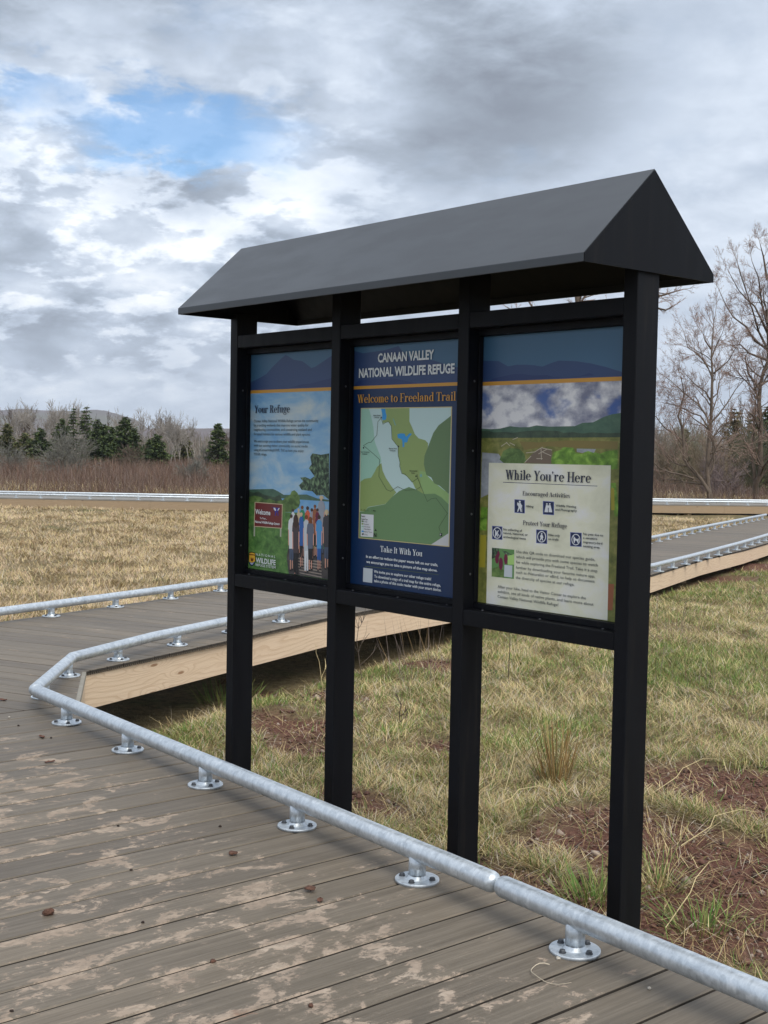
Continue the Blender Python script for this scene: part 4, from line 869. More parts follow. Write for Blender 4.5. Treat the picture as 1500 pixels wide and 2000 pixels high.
def decking(name, poly, axis, pitch, gap, zf, mat, parent, phase=0., thick=.025, ch=.0022):
    """boards running along `axis` cut to the outline poly; zf(x,y) is the top"""
    ax=np.array(axis)/np.linalg.norm(axis); nr=np.array([-ax[1],ax[0]])
    pr=[p[0]*nr[0]+p[1]*nr[1] for p in poly]; V=[];F=[];val=[];mi=[]
    k0=math.floor((min(pr)-phase)/pitch)
    while phase+k0*pitch<max(pr):
        lo=phase+k0*pitch; k0+=1
        P=clip_half(list(poly),nr,lo+gap/2); P=clip_half(P,-nr,-(lo+pitch-gap/2)) if len(P)>2 else P
        if len(P)<3 or abs(area2(P))<.004: continue
        if area2(P)<0: P=P[::-1]
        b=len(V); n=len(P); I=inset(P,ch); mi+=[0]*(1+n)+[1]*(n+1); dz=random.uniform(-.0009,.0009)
        V+= [(x,y,zf(x,y)+dz) for x,y in I]+[(x,y,zf(x,y)+dz-ch) for x,y in P]+[(x,y,zf(x,y)-thick) for x,y in P]
        F.append(tuple(range(b,b+n)))
        for r in (0,1):
            F+=[(b+r*n+i,b+(r+1)*n+i,b+(r+1)*n+(i+1)%n,b+r*n+(i+1)%n) for i in range(n)]
        F.append(tuple(range(b+2*n,b+3*n))[::-1]); val+=[random.random()]*(2*n+2)
    me=bpy.data.meshes.new(name); me.from_pydata(V,[],F); at=me.attributes.new('board','FLOAT','FACE'); at.data.foreach_set('value',val); me.polygons.foreach_set('material_index',mi)
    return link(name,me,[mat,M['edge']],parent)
walk=empty('boardwalk',(0,0,0),kind='structure')
eA=lambda x: -.31-.0505*(x+.83)+.165            # edge of the near deck behind its rail
C0=(-1.20,eA(-1.2)); Ai=(-1.98,.36)
polyA=[(-1.195,-3.9),(6.6,-3.9),(6.6,eA(6.6)),(-1.10,eA(-1.10)),(-1.195,-.078)]
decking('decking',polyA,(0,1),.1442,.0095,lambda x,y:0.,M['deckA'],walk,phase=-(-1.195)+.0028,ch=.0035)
inner=[(-1.98,.36),(-2.49,1.63),(-3.03,2.87),(-3.22,3.47),(-3.70,4.9),(-4.91,9.21),(-6.03,11.81),(-6.77,13.86),(-7.52,15.67),(-9.3,19.6),(-11.6,23.8)]
outer=[(-2.5,-3.9),(-4.06,.70),(-4.62,2.27),(-4.95,3.05),(-5.35,4.6),(-6.47,8.76),(-7.55,11.35),(-8.50,13.83),(-9.68,16.5),(-12.55,23.4)]
zB=lambda x,y: 0. if y<3.6 else -.15*min(1,(y-3.6)/5.6) if y<9.2 else -.15-.04*min(1,(y-9.2)/14)
polyB=[(-1.2055,-3.9),(-1.2055,-.072),(-1.98,.36),(-2.49,1.63),(-3.03,2.87),(-3.22,3.47),(-3.47,4.2),(-5.25,4.2),(-4.95,3.05),(-4.62,2.27),(-4.06,.70),(-2.5,-3.9)]
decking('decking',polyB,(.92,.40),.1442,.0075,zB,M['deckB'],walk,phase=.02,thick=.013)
polyC=[(-3.475,4.22),(-3.70,4.9),(-4.91,9.21),(-6.03,11.81),(-6.77,13.86),(-7.52,15.67),(-9.3,19.6),(-11.6,23.8),(-12.55,23.4),(-9.68,16.5),(-8.50,13.83),(-7.55,11.35),(-6.47,8.76),(-5.255,4.22)]
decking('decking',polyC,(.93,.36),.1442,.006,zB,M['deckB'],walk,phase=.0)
# ribbed undersides showing at the board ends
ax=np.array([.92,.40]); ax/=np.linalg.norm(ax); nr=np.array([-ax[1],ax[0]]); mb=MB()
for k in range(-40,60):
    lo=.02+k*.1442
    for j in range(8):
        s=lo+.0065+j*.0177
        for (p,q) in zip(inner[:4],inner[1:5]):
            a=np.array(p)@nr; b=np.array(q)@nr
            if (s-a)*(s-b)<=0:
                t=(s-a)/(b-a); c=np.array(p)+(np.array(q)-np.array(p))*t
                pts=[c+nr*d+ax*e for d,e in ((0,-.002),(.0095,-.002),(.0095,-.25),(0,-.25))]
                if abs(c[0]+1.98)<.002: continue
                mb.add([(*x,-.0128) for x in pts]+[(*x,-.027) for x in pts],[(0,1,2,3),(7,6,5,4)]+[(i,4+i,4+(i+1)%4,(i+1)%4) for i in range(4)])
fix_normals(mb.build('board_ribs',M['deckB'],walk))
def fascia(a, b, zt, h, parent, mat, t=.038, out=None, zt2=None):
    """one sawn board from a to b, its face on the outer side"""
    a=np.array(a[:2]); b=np.array(b[:2]); L=np.linalg.norm(b-a); d=(b-a)/L
    mb=MB(); mb.bbox(.001,L-.001,0,t,-h,0,.002)
    o=mb.build('fascia_board',mat,parent)
    o.location=(a[0],a[1],zt); o.rotation_euler=(0,-math.atan2((zt2 if zt2 is not None else zt)-zt,L),math.atan2(d[1],d[0])); return o
def along(P, Q, t): return (P[0]+(Q[0]-P[0])*t,P[1]+(Q[1]-P[1])*t)
# inner edge boards (drawn with the outer face towards the kiosk)
def shift(P, Q, e):
    d=np.array(Q)-np.array(P); d/=np.linalg.norm(d); n=np.array([-d[1],d[0]])*e
    return tuple(np.array(P)+n),tuple(np.array(Q)+n)
for (p,q) in ((inner[0],inner[2]),(inner[2],inner[4])):
    a,b=shift(p,q,.010); fascia(a,b,-.0275,.195,walk,M['pine'],zt2=-.0275 if q!=inner[4] else -.06)
ramp=[(-3.70,4.9),(-4.35,7.2),(-4.91,9.21),(-5.93,11.58),(-6.77,13.86),(-7.62,15.9),(-8.6,18.1),(-9.6,20.2)]
for p,q in zip(ramp,ramp[1:]):
    a,b=shift(p,q,.008); fascia(a,b,zB(*p)-.03,.19,walk,M['pine'],zt2=zB(*q)-.03)
a,b=(-1.095,eA(-1.10)+.004),(-1.98+.012,.36)
fascia(a,b,-.028,.19,walk,M['pine'])
mb=MB(); L=math.hypot(a[0]-b[0],a[1]-b[1]); mb.bbox(0,L,-.012,.010,-.028,.001,.0015); o=mb.build('edge_strip',M['trim'],walk); o.location=(a[0]-.002,a[1]-.004,0.); o.rotation_euler[2]=math.atan2(b[1]-a[1],b[0]-a[0])
fascia((6.6,eA(6.6)-.004),(-1.09,eA(-1.09)-.004),-.028,.19,walk,M['pine'])
oe=outer[1:]
for p,q in zip(oe,oe[1:]): fascia((q[0]+.01,q[1]),(p[0]+.01,p[1]),zB(*q)-.03,.19,walk,M['pine_old'],zt2=zB(*p)-.03)
for (x,y) in [(-4.35,7.2),(-4.91,9.21),(-5.93,11.58),(-6.77,13.86),(-7.62,15.9),(1.,-.75),(3.,-.85),(-.9,-.9)]:
    for off in (0,1.25):
        mb=MB(); px,py=x-.30-off*.93,y-.06-off*.37
        mb.bbox(px-.07,px+.07,py-.07,py+.07,-1.2,zB(x,y)-.05,.006); mb.build('support_post',M['post'],walk)

# the far boardwalk across the meadow
far=empty('boardwalk',(0,0,0),kind='structure'); ZF=-.19
fn=[(-37.,-1.),(-27.47,10.91),(-23.76,15.51),(-21.0,21.4),(-18.77,27.1),(-16.6,31.0),(-14.9,33.2)]
def offs(P,e):
    o=[]
    for i,p in enumerate(P):
        a=np.array(P[max(0,i-1)]); b=np.array(P[min(len(P)-1,i+1)]); d=(b-a)/np.linalg.norm(b-a); o.append(tuple(np.array(p)+np.array([-d[1],d[0]])*e))
    return o
fnear=offs(fn,-.09); ffar=offs(fn,1.62)
me=bpy.data.meshes.new('decking'); n=len(fn)
me.from_pydata([(*p,ZF) for p in fnear]+[(*p,ZF) for p in ffar]+[(*p,ZF-.03) for p in fnear]+[(*p,ZF-.03) for p in ffar],[],
  [(i,i+1,n+i+1,n+i) for i in range(n-1)]+[(2*n+i,i,i+1,2*n+i+1)[::-1] for i in range(n-1)]+[(n+i,3*n+i,3*n+i+1,n+i+1)[::-1] for i in range(n-1)]+[(2*n+i,3*n+i,3*n+i+1,2*n+i+1) for i in range(n-1)])
fix_normals(link('decking',me,M['deckfar'],far))
fs=offs(fn,-.085)
for p,q in zip(fs,fs[1:]):
    L=math.hypot(q[0]-p[0],q[1]-p[1]); k=max(1,round(L/2.0))
    pass
    for i in range(k):
        a,b=along(p,q,i/k),along(p,q,(i+1)/k); fascia(a,b,ZF-.031,.22,far,M['pine_old'])
        if i%2==0:
            mb=MB(); c=along(p,q,(i+.5)/k); mb.bbox(c[0]-.22,c[0]-.04,c[1]+.0,c[1]+.18,-1.5,ZF-.09,.01); mb.build('support_post',M['post'],far)

# ------------------------------------------------------------------ galvanised kerb rails
HP=.090; RP=.030
def flange_mesh():
    mb=MB(); mb.cyl((0,0,0),.066,.0085,28,ch=.0012); mb.cyl((0,0,.008),.0255,HP-.010,18)
    n=18; vs=[]                                              # weld fillet at the foot
    for r,z in ((.034,.0082),(.030,.012),(.0262,.019)): vs+=[(r*cos(2*pi*k/n)*(1+.06*sin(5*k)),r*sin(2*pi*k/n)*(1+.06*cos(3*k)),z) for k in range(n)]
    mb.add(vs,[(a*n+k,a*n+(k+1)%n,(a+1)*n+(k+1)%n,(a+1)*n+k) for a in (0,1) for k in range(n)])
    me=mb.mesh('mounting_flange'); me.polygons.foreach_set('use_smooth',[len(p.vertices)==4 for p in me.polygons]); return me
def bolt_mesh():
    mb=MB(); mb.cyl((0,0,0),.0095,.002,12); mb.cyl((0,0,.002),.0078,.0065,6,ch=.001); return mb.mesh('bolt')
FL,BO=flange_mesh(),bolt_mesh(); FL.materials.append(M['zinc']); BO.materials.append(M['bolt'])
def simple_flange():
    mb=MB(); mb.cyl((0,0,0),.066,.0085,12); mb.cyl((0,0,.008),.0255,HP-.010,8,cap=False); return mb.mesh('mounting_flange')
FS=simple_flange(); FS.materials.append(M['zinc'])
def rail(label, pts, spots, group, bolts=True, near=True):
    """pts = pipe centre line; spots = flange positions under the pipe"""
    t=empty('kerb_rail',(*spots[0][:2],spots[0][2]) if spots else tuple(pts[0]),label,'rail',group); o=np.array(t.location)
    mb=MB(); sweep(mb,[np.array(p)-o for p in pts],RP,18 if near else 10); p=mb.build('pipe',M['zinc'],t,True)
    for s in spots:
        f=bpy.data.objects.new('mounting_flange',FL if near else FS); col.objects.link(f); f.parent=t; f.location=np.array(s)-o
        f.rotation_euler[2]=random.uniform(0,1.5)
        if bolts:
            a0=random.uniform(-.25,.25)
            for k in range(4):
                b=bpy.data.objects.new('bolt',BO); col.objects.link(b); b.parent=f; a=a0+k*pi/2; b.location=(.0475*cos(a),.0475*sin(a),.0085)
    return t
G='galvanised kerb rails of the boardwalk'
rA=lambda x:(x,-.345-.0505*(x+.83)+.03)
fl=lambda x:(*rA(x),0.)
# measured flange line
def spotsA(xs): return [(x,-.31-.0505*(x+.83),0.) for x in xs]
def pA(x): return (x,-.31-.0505*(x+.83),HP)
rail('long galvanised pipe rail along the deck edge in front of the kiosk posts',[pA(-1.17),pA(2.021)],spotsA([-.83,-.21,.44,1.06,1.70]),G)
rail('nearest galvanised pipe rail, running off the right edge past the kiosk',[pA(2.073),pA(6.4)],spotsA([2.34,2.97,3.6,4.23,4.86,5.49,6.12]),G)
inr=[(-1.215,-.285,HP),(-1.955,.275,HP),(-2.38,1.02,HP),(-2.70,1.73,HP),(-3.17,2.83,HP),(-3.36,3.44,HP),(-3.80,4.88,HP-.03)]
rail('galvanised rail bent round the deck corner and along the inner deck edge',inr,[(-1.43,-.135,0),(-1.90,.225,0),(-2.215,.70,0),(-2.505,1.275,0),(-2.79,1.87,0),(-3.03,2.46,0),(-3.30,3.20,0),(-3.52,3.93,0),(-3.70,4.52,-.02)],G)
outr=[(-2.35,-3.7,HP),(-3.97,.72,HP),(-4.53,2.27,HP),(-4.85,3.05,HP),(-5.26,4.6,HP-.02)]
sp=[]
for y in (-3.3,-2.65,-2.,-1.35,-.7,-.05,.58): sp.append((-3.97+(.72-y)*.3665,y,0))
sp+=[(-4.165,1.21,0),(-4.40,1.86,0),(-4.65,2.50,0),(-4.90,3.15,0),(-5.06,3.78,0),(-5.20,4.38,-.01)]
rail('galvanised rail on the outer deck edge bordering the tan meadow at left',outr,sp,G)
def along_spots(P, step, z0):
    o=[]; acc=step*.5
    for a,b in zip(P,P[1:]):
        L=math.hypot(b[0]-a[0],b[1]-a[1]); s=acc
        while s<L:
            t=s/L; o.append((a[0]+(b[0]-a[0])*t,a[1]+(b[1]-a[1])*t,a[2]+(b[2]-a[2])*t-HP)); s+=step
        acc=s-L
    return o
def up(P,zf): return [(x,y,zf(x,y)+HP) for x,y in P]
rn=up([(-3.83,4.98),(-4.99,9.31),(-5.66,10.98),(-6.9,13.95),(-7.89,16.22),(-9.3,19.4),(-11.3,23.2)],zB)
rail('galvanised rail on the near side of the boardwalk ramp behind the kiosk',rn,along_spots(rn,.635,0),G,False,False)
rf=up([(-5.29,4.75),(-6.38,8.74),(-7.45,11.35),(-8.42,13.82),(-9.58,16.42),(-12.45,23.2)],zB)
rail('galvanised rail on the far side of the boardwalk ramp behind the kiosk',rf,along_spots(rf,.635,0),G,False,False)
f1=[(*p,ZF+HP) for p in offs(fn,.0)]; f2=[(*p,ZF+HP) for p in offs(fn,1.5)]
rail('front rail of the distant boardwalk across the tan meadow',f1,along_spots(f1,.64,0)[:100],G,False,False)
rail('rear rail of the distant boardwalk, against the brown brush',f2,along_spots(f2,.64,0)[:100],G,False,False)
# ------------------------------------------------------------------ ground
# bare soil patches: x, y, rx, ry
DIRT=[]
for px,py,rx,ry in ((560,1425,.55,.30),(600,1470,.35,.18),(1400,1690,.85,.62),(1470,1560,.75,.45),(1345,1800,.55,.42),(1470,1800,.5,.4),(1010,1725,.40,.16),(830,1305,.55,.25),(1260,1905,.35,.18),(700,1575,.3,.14),(880,1470,.25,.14),(560,1345,.8,.22)):
    p=on_level(px,py,-.40); DIRT.append((p[0],p[1],rx,ry))
for px,py,rx,ry in ((1480,1100,1.6,1.1),(1400,1122,.7,.5)):
    p=on_level(px,py,-.42); DIRT.append((p[0],p[1],rx,ry))
def dirt_mask(x,y):
    w=fbm(x,y,.45,2)*1.1-.5; o=np.zeros_like(x)
    for cx,cy,rx,ry in DIRT:
        # patches stretched along the kiosk's length direction
        d=np.sqrt(((x-cx)/rx)**2+((y-cy)/ry)**2)+w; o=np.maximum(o,np.clip((1.15-d)/.35,0,1))
    return o
def hgt(x,y):
    x=np.asarray(x,float); y=np.asarray(y,float)
    r=np.hypot(x-CAM[0],y-CAM[1])
    # hollow under the inner boardwalk edge
    h=-.40+(fbm(x,y,2.3,1)-.5)*.16+(fbm(x,y,.5,4)-.5)*.05
    h=h-.09*np.clip((x*.35+y*.93-4.5)/4,0,1)-.045*np.clip((r-20)/7,0,1)*(y<22)-.20*np.clip((r-36)/60,0,1)-.5*np.clip((r-90)/150,0,1)
    ex=-1.98-.40*(y-.36); h=h-.13*np.clip((ex+.45-x)/.5,0,1)*np.clip((y+.3)/.5,0,1)*np.clip((6-y)/2,0,1)*np.clip((x-ex+2.4)/.5,0,1)
    side=np.clip((x*.6+y*.4-1)/6,0,1)*np.clip((r-24)/10,0,1); h=h-.12*side
    return h
def axis(c, n, d0, g):
    s=[0.]; st=d0
    for _ in range(n): s.append(s[-1]+st); st*=g
    s=np.array(s); return np.concatenate([-s[:0:-1],s])+c
gx=axis(-.5,150,.085,1.060); gy=axis(3.,150,.085,1.060)
X,Y=np.meshgrid(gx,gy,indexing='ij'); Z=hgt(X,Y); nx,ny=X.shape
idx=np.arange(nx*ny).reshape(nx,ny)
F=np.stack([idx[:-1,:-1],idx[1:,:-1],idx[1:,1:],idx[:-1,1:]],-1).reshape(-1,4)
m=N('meadow_soil',.9,0,.2)
at=m.n('ShaderNodeAttribute'); at.attribute_name='soil'
a=m.noise(m.coord(scale=(1,1,1)),.9,8,.62); b=m.noise(m.coord(),14.,7,.7); 
tan=m.ramp(b,[(.3,(.10,.075,.040)),(.5,(.205,.160,.085)),(.7,(.31,.25,.14))])
grn=m.ramp(b,[(.3,(.045,.055,.02)),(.5,(.10,.115,.045)),(.7,(.17,.18,.075))])
soil=m.ramp(m.noise(m.coord(),34.,8,.75),[(.3,(.050,.023,.016)),(.5,(.145,.066,.046)),(.7,(.25,.132,.096))])
c=m.mix(m.rng(a,.55,.68),tan,grn); c=m.mix(at.outputs['Fac'],c,soil)
m.color(c); m.bump(m.math('ADD',b,m.noise(m.coord(),60.,4)),.9,.03); M['ground']=m.mat
me=np_mesh('ground',np.stack([X,Y,Z],-1).reshape(-1,3),[F],smooth=True)
A_s=me.attributes.new('soil','FLOAT','POINT'); A_s.data.foreach_set('value',dirt_mask(X.ravel(),Y.ravel()).astype(np.float32))
tag(link('ground',me,M['ground']),kind='structure')

# ------------------------------------------------------------------ blades
def blades(name, P, H, Wd, lean, ang, curl, mats, mi, parent=None):
    """P (n,3) roots; each blade a bent three-joint ribbon"""
    n=len(P); d=np.stack([np.cos(ang),np.sin(ang),np.zeros(n)],-1); s=np.stack([-np.sin(ang),np.cos(ang),np.zeros(n)],-1)
    tw=rng.uniform(-1.2,1.2,n)[:,None]; s=s*np.cos(tw)+d*np.sin(tw)*.6
    def pt(t):
        a=lean*t*(1+curl*t)                                   # horizontal reach
        up=np.sqrt(np.clip(1-np.clip(lean*(1+curl)*.6,0,.96)**2,.05,1))*t-curl*.28*t*t
        return P+d*(a*H)[:,None]+np.array([0,0,1.])*(up*H)[:,None]
    w=(Wd/2)[:,None]; o=[]
    for t,k in ((0.,.75),(.45,1.),(.8,.62)):
        c=pt(np.full(n,t)); o+= [c-s*w*k,c+s*w*k]
    o.append(pt(np.ones(n)))
    V=np.stack(o,1).reshape(-1,3); b=np.arange(n)[:,None]*7
    Q=np.concatenate([b+np.array([0,1,3,2]),b+np.array([2,3,5,4])]); T=b+np.array([4,5,6])
    me=np_mesh(name,V,[Q,T],np.concatenate([mi,mi,mi]))
    return link(name,me,mats,parent)
def leafmat(name, c, tr=.25, var=.25):
    m=N(name,.75,0,.25); oi=m.noise(m.coord(),3.,3)
    m.color(m.ramp(oi,[(.3,tuple(v*(1-var) for v in c)),(.7,tuple(v*(1+var) for v in c))]))
    return m.mat
GM=[leafmat('straw_pale',(.62,.51,.28)),leafmat('straw_tan',(.48,.375,.185)),leafmat('straw_brown',(.28,.185,.09)),leafmat('grass_olive',(.262,.268,.092)),leafmat('grass_green',(.125,.225,.050)),leafmat('straw_grey',(.46,.40,.31))]
def inside(poly,x,y):
    o=np.zeros(len(x),bool); n=len(poly)
    for i in range(n):
        x1,y1=poly[i]; x2,y2=poly[(i+1)%n]
        c=((y1>y)!=(y2>y))&(x<(x2-x1)*(y-y1)/(y2-y1+1e-12)+x1); o^=c
    return o
AZ0=math.atan2(CF[1],CF[0])
def wedge(n, r0, r1, half=23., p=1.0, az=0.):
    """random ground points seen from the path, denser near"""
    u=rng.random(n)
    r=(r0**p+u*(r1**p-r0**p))**(1/p) if p else r0*(r1/r0)**u
    a=AZ0+np.radians(az)+np.radians(rng.uniform(-half,half,n)); return CAM[0]+r*np.cos(a),CAM[1]+r*np.sin(a),r
lawn=[(6.6,eA(6.6)+.02),(-.9,eA(-.9)+.06),(-1.95,.42),(-2.45,1.63),(-3.0,2.87),(-3.2,3.47),(-3.68,4.9),(-4.88,9.21),(-5.98,11.81),(-6.7,13.86),(-7.5,15.67),(-9.3,19.6),(9,34),(14,6)]
x,y,r=wedge(1250000,2.6,22.,25,.50)
k=inside(lawn,x,y); x,y,r=x[k],y[k],r[k]
dm=dirt_mask(x,y); g=fbm(x,y,1.1,3)+.12*(fbm(x,y,.25,5)-.5); den=fbm(x,y,.35,0)
keep=rng.random(len(x))<np.where(dm>.25,.035,np.clip(.42+1.1*(den-.3),.2,1))*np.where((x<-1.98-.40*(y-.36)+.22)&(y<5),.25,1); x,y,r,dm,g,den=(q[keep] for q in (x,y,r,dm,g,den))
n=len(x); gre=np.clip((g-.46)/.14,0,1); u=rng.random(n)
isg=u<.33+.44*gre
mi=np.where(isg,np.where(rng.random(n)<.55,3,4),rng.choice([0,1,1,2,5],n))
sw=vnoise(x,y,.30,6)*4*pi+vnoise(x,y,1.1,2)*pi                                    # matted swirls
ang=np.where(isg,rng.uniform(0,2*pi,n),sw+rng.normal(0,1.05,n))
H=np.where(isg,rng.uniform(.022,.06,n),rng.uniform(.035,.10,n))*(.6+.8*den)*np.where(rng.random(n)<.03,1.7,1.)
lean=np.where(isg,rng.uniform(.2,.8,n),rng.uniform(.7,1.25,n)); curl=np.where(isg,rng.uniform(0,.4,n),rng.uniform(.05,.55,n))
Wd=np.where(isg,rng.uniform(.0018,.0038,n),rng.uniform(.0011,.0029,n))*np.clip(.7+r*.075,.9,2.4)
tag(blades('grass',np.stack([x,y,hgt(x,y)+rng.uniform(-.005,.03,n)],-1),H,Wd,lean,ang,curl,GM,mi),'matted straw and short green grass around the kiosk posts',kind='stuff')
# litter of straw lying across the bare soil
x,y,r=wedge(240000,2.8,14.,25,1.); k=inside(lawn,x,y)&(dirt_mask(x,y)>.2); k&=rng.random(len(x))<.17; x,y,r=x[k],y[k],r[k]; n=len(x)
sl=rng.random(n)
tag(blades('grass',np.stack([x,y,hgt(x,y)+.004+rng.uniform(0,.02,n)],-1),rng.uniform(.02,.085,n),rng.uniform(.0012,.0034,n),np.full(n,1.45),rng.uniform(0,2*pi,n),rng.uniform(-.2,.15,n),GM+[plain('soil_crumb',(.10,.052,.036),.95,var=.4,scale=30)],rng.choice([0,1,2,2,5,6,6,6],n)),'loose straw lying on the bare reddish soil',kind='stuff')
# crumbs and small stones on the bare soil
x,y,r=wedge(60000,2.8,12.,25,1.); k=inside(lawn,x,y)&(dirt_mask(x,y)>.35); x,y,r=x[k][:9000],y[k][:9000],r[k][:9000]; n=len(x)
z=hgt(x,y); s=rng.gamma(2.,.0028,n)+.002; C=np.stack([x,y,z+s*.3],-1); dirs=np.array([[1,0,0],[-1,0,0],[0,1,0],[0,-1,0],[0,0,.7],[0,0,-.7]])
V=(C[:,None,:]+dirs[None]*s[:,None,None]*rng.uniform(.6,1.4,(n,6,1))+rng.normal(0,.2,(n,6,3))*s[:,None,None]).reshape(-1,3)
T8=np.array([[0,2,4],[2,1,4],[1,3,4],[3,0,4],[2,0,5],[1,2,5],[3,1,5],[0,3,5]]); Fc=(np.arange(n)[:,None,None]*6+T8[None]).reshape(-1,3)
tag(link('soil_crumbs',np_mesh('soil_crumbs',V,[Fc],np.repeat(rng.choice([0,0,0,1,2],n,p=[.3,.3,.25,.1,.05]),8)),[plain('crumb_red',(.13,.066,.048),.95,var=.35,scale=20),plain('crumb_dark',(.06,.035,.027),.95),plain('crumb_stone',(.34,.27,.22),.9)]),'reddish soil crumbs and stones on the bare patches',kind='stuff')
# tan meadow between the two boardwalks
tanp=[(p[0]-.03,p[1]) for p in outer[1:]]+[(-14.3,30.),(-16.4,30.3)]+[(p[0]+.15,p[1]-.1) for p in fn[::-1][2:]]+[(-30,-8),(-3.2,-4.5)]
x,y,r=wedge(740000,6.5,36.,32,.9,6.); k=inside(tanp,x,y); x,y,r=x[k],y[k],r[k]; n=len(x)
den=fbm(x,y,.8,1); k=rng.random(n)<np.clip(.45+1.2*(den-.3),.25,1); x,y,r,den=x[k],y[k],r[k],den[k]; n=len(x)
br=fbm(x,y,3.2,5)
mi=np.where(rng.random(n)<np.clip((br-.42)*3.5,0.06,.6),rng.choice([6,2,1],n),rng.choice([0,1,5,6,6,6],n)); mi=np.where(rng.random(n)<.03,3,mi)
H=rng.uniform(.04,.105,n)*(.6+.8*den); H=np.where(rng.random(n)<.04,H*1.8,H)
tag(blades('dry_grass',np.stack([x,y,hgt(x,y)-.01],-1),H,rng.uniform(.003,.006,n)*np.clip(.5+r*.05,1,2.4),rng.uniform(.45,1.2,n),vnoise(x,y,.6,3)*4*pi+rng.normal(0,1.2,n),rng.uniform(0,.5,n),GM+[leafmat('straw_pinkish',(.50,.372,.245))],mi),'dead tan meadow grass between the boardwalks',kind='stuff')
# straggling grass by the far boardwalk and behind it
x,y,r=wedge(78000,30.,52.,31,1.,5.); q=inside([(p[0]-1.9,p[1]+1.) for p in fn]+[(-40,60),(-75,10),(-60,-20)],x,y)&(fbm(x,y,6,4)>.50); x,y=x[q],y[q]; n=len(x)
tag(blades('dry_grass',np.stack([x,y,hgt(x,y)],-1),rng.uniform(.2,.5,n),rng.uniform(.012,.02,n),rng.uniform(.2,.8,n),rng.uniform(0,6.28,n),rng.uniform(0,.4,n),GM,rng.choice([0,1,2,5],n)),'pale grass at the foot of the brown brush',kind='stuff')

# reddish brown brush beyond the far boardwalk
BR=[leafmat('brush_red_brown',(.155,.092,.068)),leafmat('brush_dark',(.110,.068,.053)),leafmat('brush_grey',(.20,.155,.135)),leafmat('brush_tan',(.25,.185,.12))]
x,y,r=wedge(270000,31.,150.,32,.55,5.)
q=inside([(p[0]-1.95,p[1]+1.1) for p in fn]+[(-12,36),(-30,190),(-190,130),(-170,-40),(-60,-40)],x,y)
den=fbm(x,y,4.,2); q&=rng.random(len(x))<np.clip(.35+1.5*(den-.3),.1,1); x,y,r,den=x[q],y[q],r[q],den[q]; n=len(x)
ph=np.degrees(np.arctan2(y-CAM[1],x-CAM[0]))-np.degrees(AZ0)
H=rng.uniform(.45,1.05,n)*(.75+.5*den)*np.where(ph<-9,.85,1.0)+.0025*np.clip(r-35,0,60)
hue=fbm(x,y,9.,6); mi=np.where(rng.random(n)<np.clip((hue-.35)*2,.1,.8),rng.choice([0,0,0,2],n),rng.choice([1,1,0,2,3],n,p=[.35,.2,.2,.2,.05]))
tag(blades('brush',np.stack([x,y,hgt(x,y)],-1),H,rng.uniform(.005,.010,n)*np.clip(r/42,1,2.6),rng.uniform(0,1.15,n),rng.uniform(0,2*pi,n),rng.uniform(-.2,.5,n),BR,mi),'low reddish brown brush covering the wetland',kind='stuff')
# grey leafless woods far behind
x,y,r=wedge(68000,150.,330.,31,1.,5.); n=len(x); den=fbm(x,y,22.,4); ph=np.degrees(np.arctan2(y-CAM[1],x-CAM[0]))-np.degrees(AZ0)
q=rng.random(n)<np.clip((den-.28)*3,.05,1); x,y,r,den=x[q],y[q],r[q],den[q]; n=len(x)
WD=[leafmat('woods_grey',(.25,.22,.20)),leafmat('woods_brown',(.18,.14,.12)),leafmat('woods_olive',(.10,.115,.07))]
tag(blades('woods',np.stack([x,y,hgt(x,y)],-1),rng.uniform(1.5,4.6,n)*(.5+den),rng.uniform(.05,.11,n)*r/200,rng.uniform(0,.45,n),rng.uniform(0,2*pi,n),rng.uniform(-.1,.2,n),WD,rng.choice([0,0,1,1,2],n)),'grey leafless woods along the horizon',kind='stuff')

# ------------------------------------------------------------------ hills
def ridge(name, d, prof, depth, mat):
    """prof: list of (pixel x, pixel y of the crest); solid ridge d metres away"""
    V=[];F=[]
    pp=[]
    for (a,b) in zip(prof,prof[1:]):
        for k in range(8): pp.append((a[0]+(b[0]-a[0])*k/8,a[1]+(b[1]-a[1])*k/8))
    pp.append(prof[-1]); n=len(pp)
    for i,(px,py) in enumerate(pp):
        p=at_dist(px,py,d); jit=(vnoise(np.array([i*1.]),np.array([d]),3.2)[0]-.5)*d*.0012
        q=(p-CAM)[:2]/d; 
        for e,zz in ((-depth,-30.),(-depth*.45,(p[2]+jit)*.62-8),(0,p[2]+jit),(depth*.6,(p[2]+jit)*.6-8),(depth,-30.)):
            V.append((p[0]+q[0]*e,p[1]+q[1]*e,zz))
    for i in range(n-1):
        for j in range(4): F.append((i*5+j,(i+1)*5+j,(i+1)*5+j+1,i*5+j+1))
    me=bpy.data.meshes.new(name); me.from_pydata(V,[],F); o=link(name,me,mat,None,True); fix_normals(o); return tag(o,kind='structure')
m=N('wooded_hill',.95,0,.1); a=m.noise(m.coord(),.02,6,.7); b=m.noise(m.coord(scale=(1,1,2)),.004,4)
m.color(m.mix(m.rng(b,.4,.65),m.ramp(a,[(.3,(.105,.082,.083)),(.7,(.165,.13,.13))]),(.14,.135,.105))); M['hill']=m.mat
ridge('hill',2600,[(-700,845),(-300,800),(-60,806),(40,800),(140,802),(190,800),(225,806),(262,818),(300,842),(350,858),(420,866)],700,M['hill'])
ridge('hill',1700,[(60,868),(200,852),(300,838),(380,836),(460,838),(560,842),(760,846),(960,852),(1200,850),(1320,846),(1420,852),(1600,846),(2000,858)],500,M['hill'])

